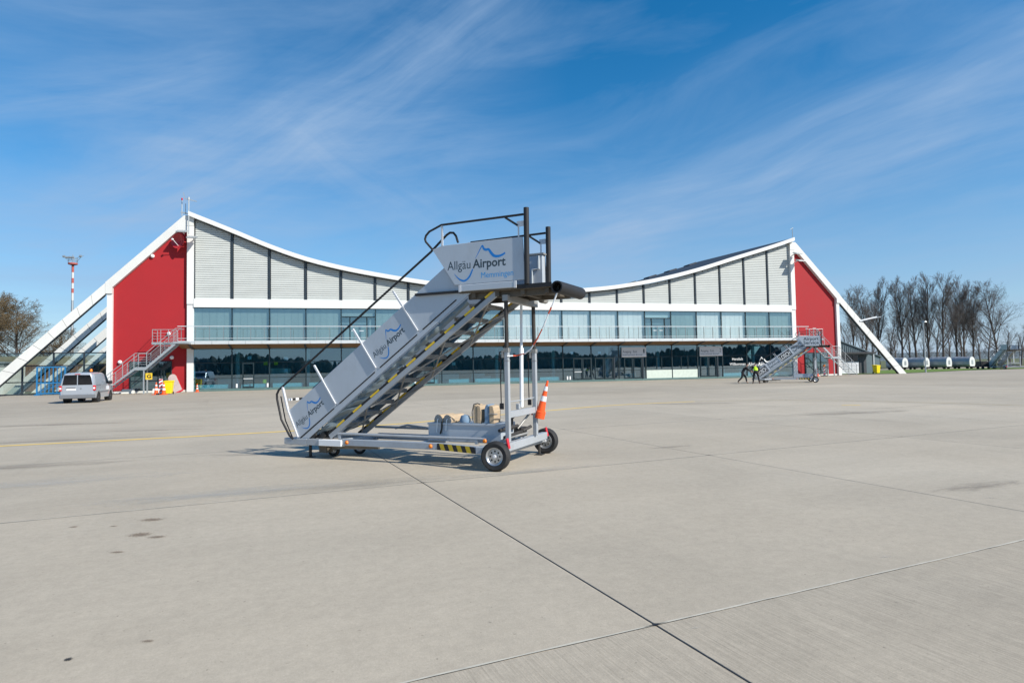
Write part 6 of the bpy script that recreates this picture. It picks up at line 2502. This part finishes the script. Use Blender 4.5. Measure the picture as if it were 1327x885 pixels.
def person(label, loc, rz, J, vest, group=None):
    """J: joint positions, x right, y forward, z up"""
    P = thing('person', label, 'person', loc, rz, 'ground crew at the boarding stairs')
    g = {k: Vector(v) for k, v in J.items()}
    names = ['pelvis', 'waist', 'chest', 'neck', 'head', 'crown', 'hipL', 'kneeL', 'ankL', 'toeL', 'hipR', 'kneeR', 'ankR', 'toeR', 'shL', 'elL', 'wrL', 'shR', 'elR', 'wrR']
    rad = dict(pelvis=(0.13, 0.10), waist=(0.12, 0.09), chest=(0.145, 0.10), neck=0.05, head=(0.075, 0.085), crown=(0.06, 0.07), hipL=0.085, kneeL=0.055, ankL=0.038, toeL=0.032, hipR=0.085, kneeR=0.055, ankR=0.038, toeR=0.032,
               shL=0.055, elL=0.042, wrL=0.028, shR=0.055, elR=0.042, wrR=0.028)
    joints = [(g[n], rad[n]) for n in names]
    ix = {n: i for i, n in enumerate(names)}
    ed = [('pelvis', 'waist'), ('waist', 'chest'), ('chest', 'neck'), ('neck', 'head'), ('head', 'crown'), ('pelvis', 'hipL'), ('hipL', 'kneeL'), ('kneeL', 'ankL'), ('ankL', 'toeL'), ('pelvis', 'hipR'), ('hipR', 'kneeR'),
          ('kneeR', 'ankR'), ('ankR', 'toeR'), ('chest', 'shL'), ('shL', 'elL'), ('elL', 'wrL'), ('chest', 'shR'), ('shR', 'elR'), ('elR', 'wrR')]
    ed = [(ix[a], ix[b]) for a, b in ed]
    # palms and five fingers each side, curled round what they hold
    for s in 'LR':
        w, e = g['wr' + s], g['el' + s]
        d = (w - e).normalized()
        side = d.cross(Vector((0, 0, 1)))
        side = side.normalized() if side.length > 0.05 else Vector((1, 0, 0))
        dn = side.cross(d)
        palm = w + d * 0.07
        joints.append((palm, (0.034, 0.018)))
        pi_ = len(joints) - 1
        ed.append((ix['wr' + s], pi_))
        for k, (off, ln) in enumerate(((-0.03, 0.07), (-0.01, 0.08), (0.01, 0.075), (0.03, 0.06))):
            a = palm + d * 0.03 + side * off
            b_ = a + d * ln * 0.5 - dn * 0.012
            c = b_ + d * ln * 0.25 - dn * 0.035
            i0 = len(joints)
            joints += [(a, 0.009), (b_, 0.0085), (c, 0.008)]
            ed += [(pi_, i0), (i0, i0 + 1), (i0 + 1, i0 + 2)]
        a = palm - d * 0.02 + side * (0.045 if s == 'L' else -0.045)
        b_ = a + d * 0.045 - dn * 0.02
        i0 = len(joints)
        joints += [(a, 0.011), (b_, 0.009)]
        ed += [(pi_, i0), (i0, i0 + 1)]
    skin_mesh('body', joints, ed, M['skin'], P)
    # trousers
    tj = [(g['pelvis'], (0.155, 0.125)), (g['hipL'], 0.105), (g['kneeL'], 0.08), (g['ankL'] + Vector((0, 0, 0.02)), 0.065), (g['hipR'], 0.105), (g['kneeR'], 0.08), (g['ankR'] + Vector((0, 0, 0.02)), 0.065), (g['waist'], (0.145, 0.11))]
    skin_mesh('trousers', tj, [(0, 1), (1, 2), (2, 3), (0, 4), (4, 5), (5, 6), (0, 7)], M['black_cloth'], P)
    jj = [(g['waist'].lerp(g['pelvis'], 0.6), (0.165, 0.13)), (g['waist'], (0.155, 0.12)), (g['chest'], (0.175, 0.13)), (g['neck'].lerp(g['chest'], 0.45), 0.075),
          (g['shL'], 0.085), (g['elL'], 0.06), (g['wrL'], 0.045), (g['shR'], 0.085), (g['elR'], 0.06), (g['wrR'], 0.045)]
    skin_mesh('jacket', jj, [(0, 1), (1, 2), (2, 3), (2, 4), (4, 5), (5, 6), (2, 7), (7, 8), (8, 9)], M['black_cloth'], P)
    if vest:
        vj = [(g['waist'].lerp(g['pelvis'], 0.75), (0.185, 0.15)), (g['waist'], (0.178, 0.142)), (g['chest'], (0.20, 0.15)), (g['shL'].lerp(g['chest'], 0.25), 0.10), (g['shR'].lerp(g['chest'], 0.25), 0.10)]
        skin_mesh('vest', vj, [(0, 1), (1, 2), (2, 3), (2, 4)], M['hivis'], P)
    for s in 'LR':
        a, t = g['ank' + s], g['toe' + s]
        skin_mesh('shoe', [(a + Vector((0, -0.03, -0.03)), 0.05), (a.lerp(t, 0.5) + Vector((0, 0, -0.015)), 0.048), (t, 0.042)], [(0, 1), (1, 2)], M['black_rubber'], P, 1)
    d = (g['crown'] - g['neck']).normalized()
    fwd = Vector((0, 1, 0)) - d * d.y
    fwd.normalize()
    hd = g['head']
    skin_mesh('hair', [(hd - fwd * 0.035 + d * 0.0, (0.075, 0.07)), (g['crown'] - fwd * 0.02 + d * 0.02, (0.07, 0.075)), (g['crown'] + fwd * 0.04 + d * 0.01, 0.05)], [(0, 1), (1, 2)], M['hair'], P)
    fc = MB()
    rt = fwd.cross(d)
    c = hd + fwd * 0.085
    fc.tube([c + d * 0.02, c + fwd * 0.022 - d * 0.012], 0.008, 6, 0.014)
    for s in (-1, 1):
        fc.lathe([(0, 0.012), (0.012, 0.008), (0.022, 0.0)], hd + rt * s * 0.083, rt * s, 8)
    fc.build('nose_and_ears', M['skin'], P, True)
    ey = MB()
    for s in (-1, 1):
        ey.lathe([(0, 0.008), (0.008, 0.005), (0.011, 0)], c + rt * s * 0.03 + d * 0.025 - fwd * 0.006, fwd, 8)
    ey.bar(c - d * 0.045 - rt * 0.022 - fwd * 0.002, c - d * 0.045 + rt * 0.022 - fwd * 0.002, 0.008, 0.008)
    ey.build('eyes_and_mouth', M['hair'], P)
    return P


# pushing at the stair's foot: one in black walking and stooping, one in hi-vis bending to the draw bar
person('person in black clothes striding and stooping towards the foot of the boarding stairs', (19.42, 51.4, -0.012), R(-98),
       dict(pelvis=(0, -0.05, 0.90), waist=(0, 0.03, 1.07), chest=(0, 0.20, 1.27), neck=(0, 0.30, 1.42), head=(0, 0.37, 1.53), crown=(0, 0.40, 1.61),
            hipL=(-0.10, -0.05, 0.86), kneeL=(-0.10, 0.24, 0.50), ankL=(-0.10, 0.30, 0.10), toeL=(-0.11, 0.46, 0.045),
            hipR=(0.10, -0.06, 0.86), kneeR=(0.10, -0.12, 0.48), ankR=(0.10, -0.46, 0.14), toeR=(0.10, -0.32, 0.05),
            shL=(-0.19, 0.24, 1.34), elL=(-0.23, 0.42, 1.12), wrL=(-0.18, 0.62, 1.02), shR=(0.19, 0.24, 1.34), elR=(0.23, 0.40, 1.10), wrR=(0.18, 0.60, 1.0)), False)
person('person in a yellow-green hi-vis vest bending over with back turned beside the stair foot', (19.85, 49.8, -0.012), R(-20),
       dict(pelvis=(0, -0.08, 0.95), waist=(0, 0.02, 1.12), chest=(0, 0.24, 1.32), neck=(0, 0.40, 1.42), head=(0, 0.50, 1.48), crown=(0, 0.57, 1.53),
            hipL=(-0.11, -0.08, 0.91), kneeL=(-0.17, -0.02, 0.52), ankL=(-0.22, -0.08, 0.09), toeL=(-0.25, 0.08, 0.045),
            hipR=(0.11, -0.08, 0.91), kneeR=(0.19, -0.02, 0.52), ankR=(0.26, -0.12, 0.09), toeR=(0.30, 0.04, 0.045),
            shL=(-0.21, 0.28, 1.36), elL=(-0.28, 0.46, 1.14), wrL=(-0.22, 0.66, 0.98), shR=(0.21, 0.28, 1.36), elR=(0.30, 0.44, 1.12), wrR=(0.26, 0.66, 0.98)), True)
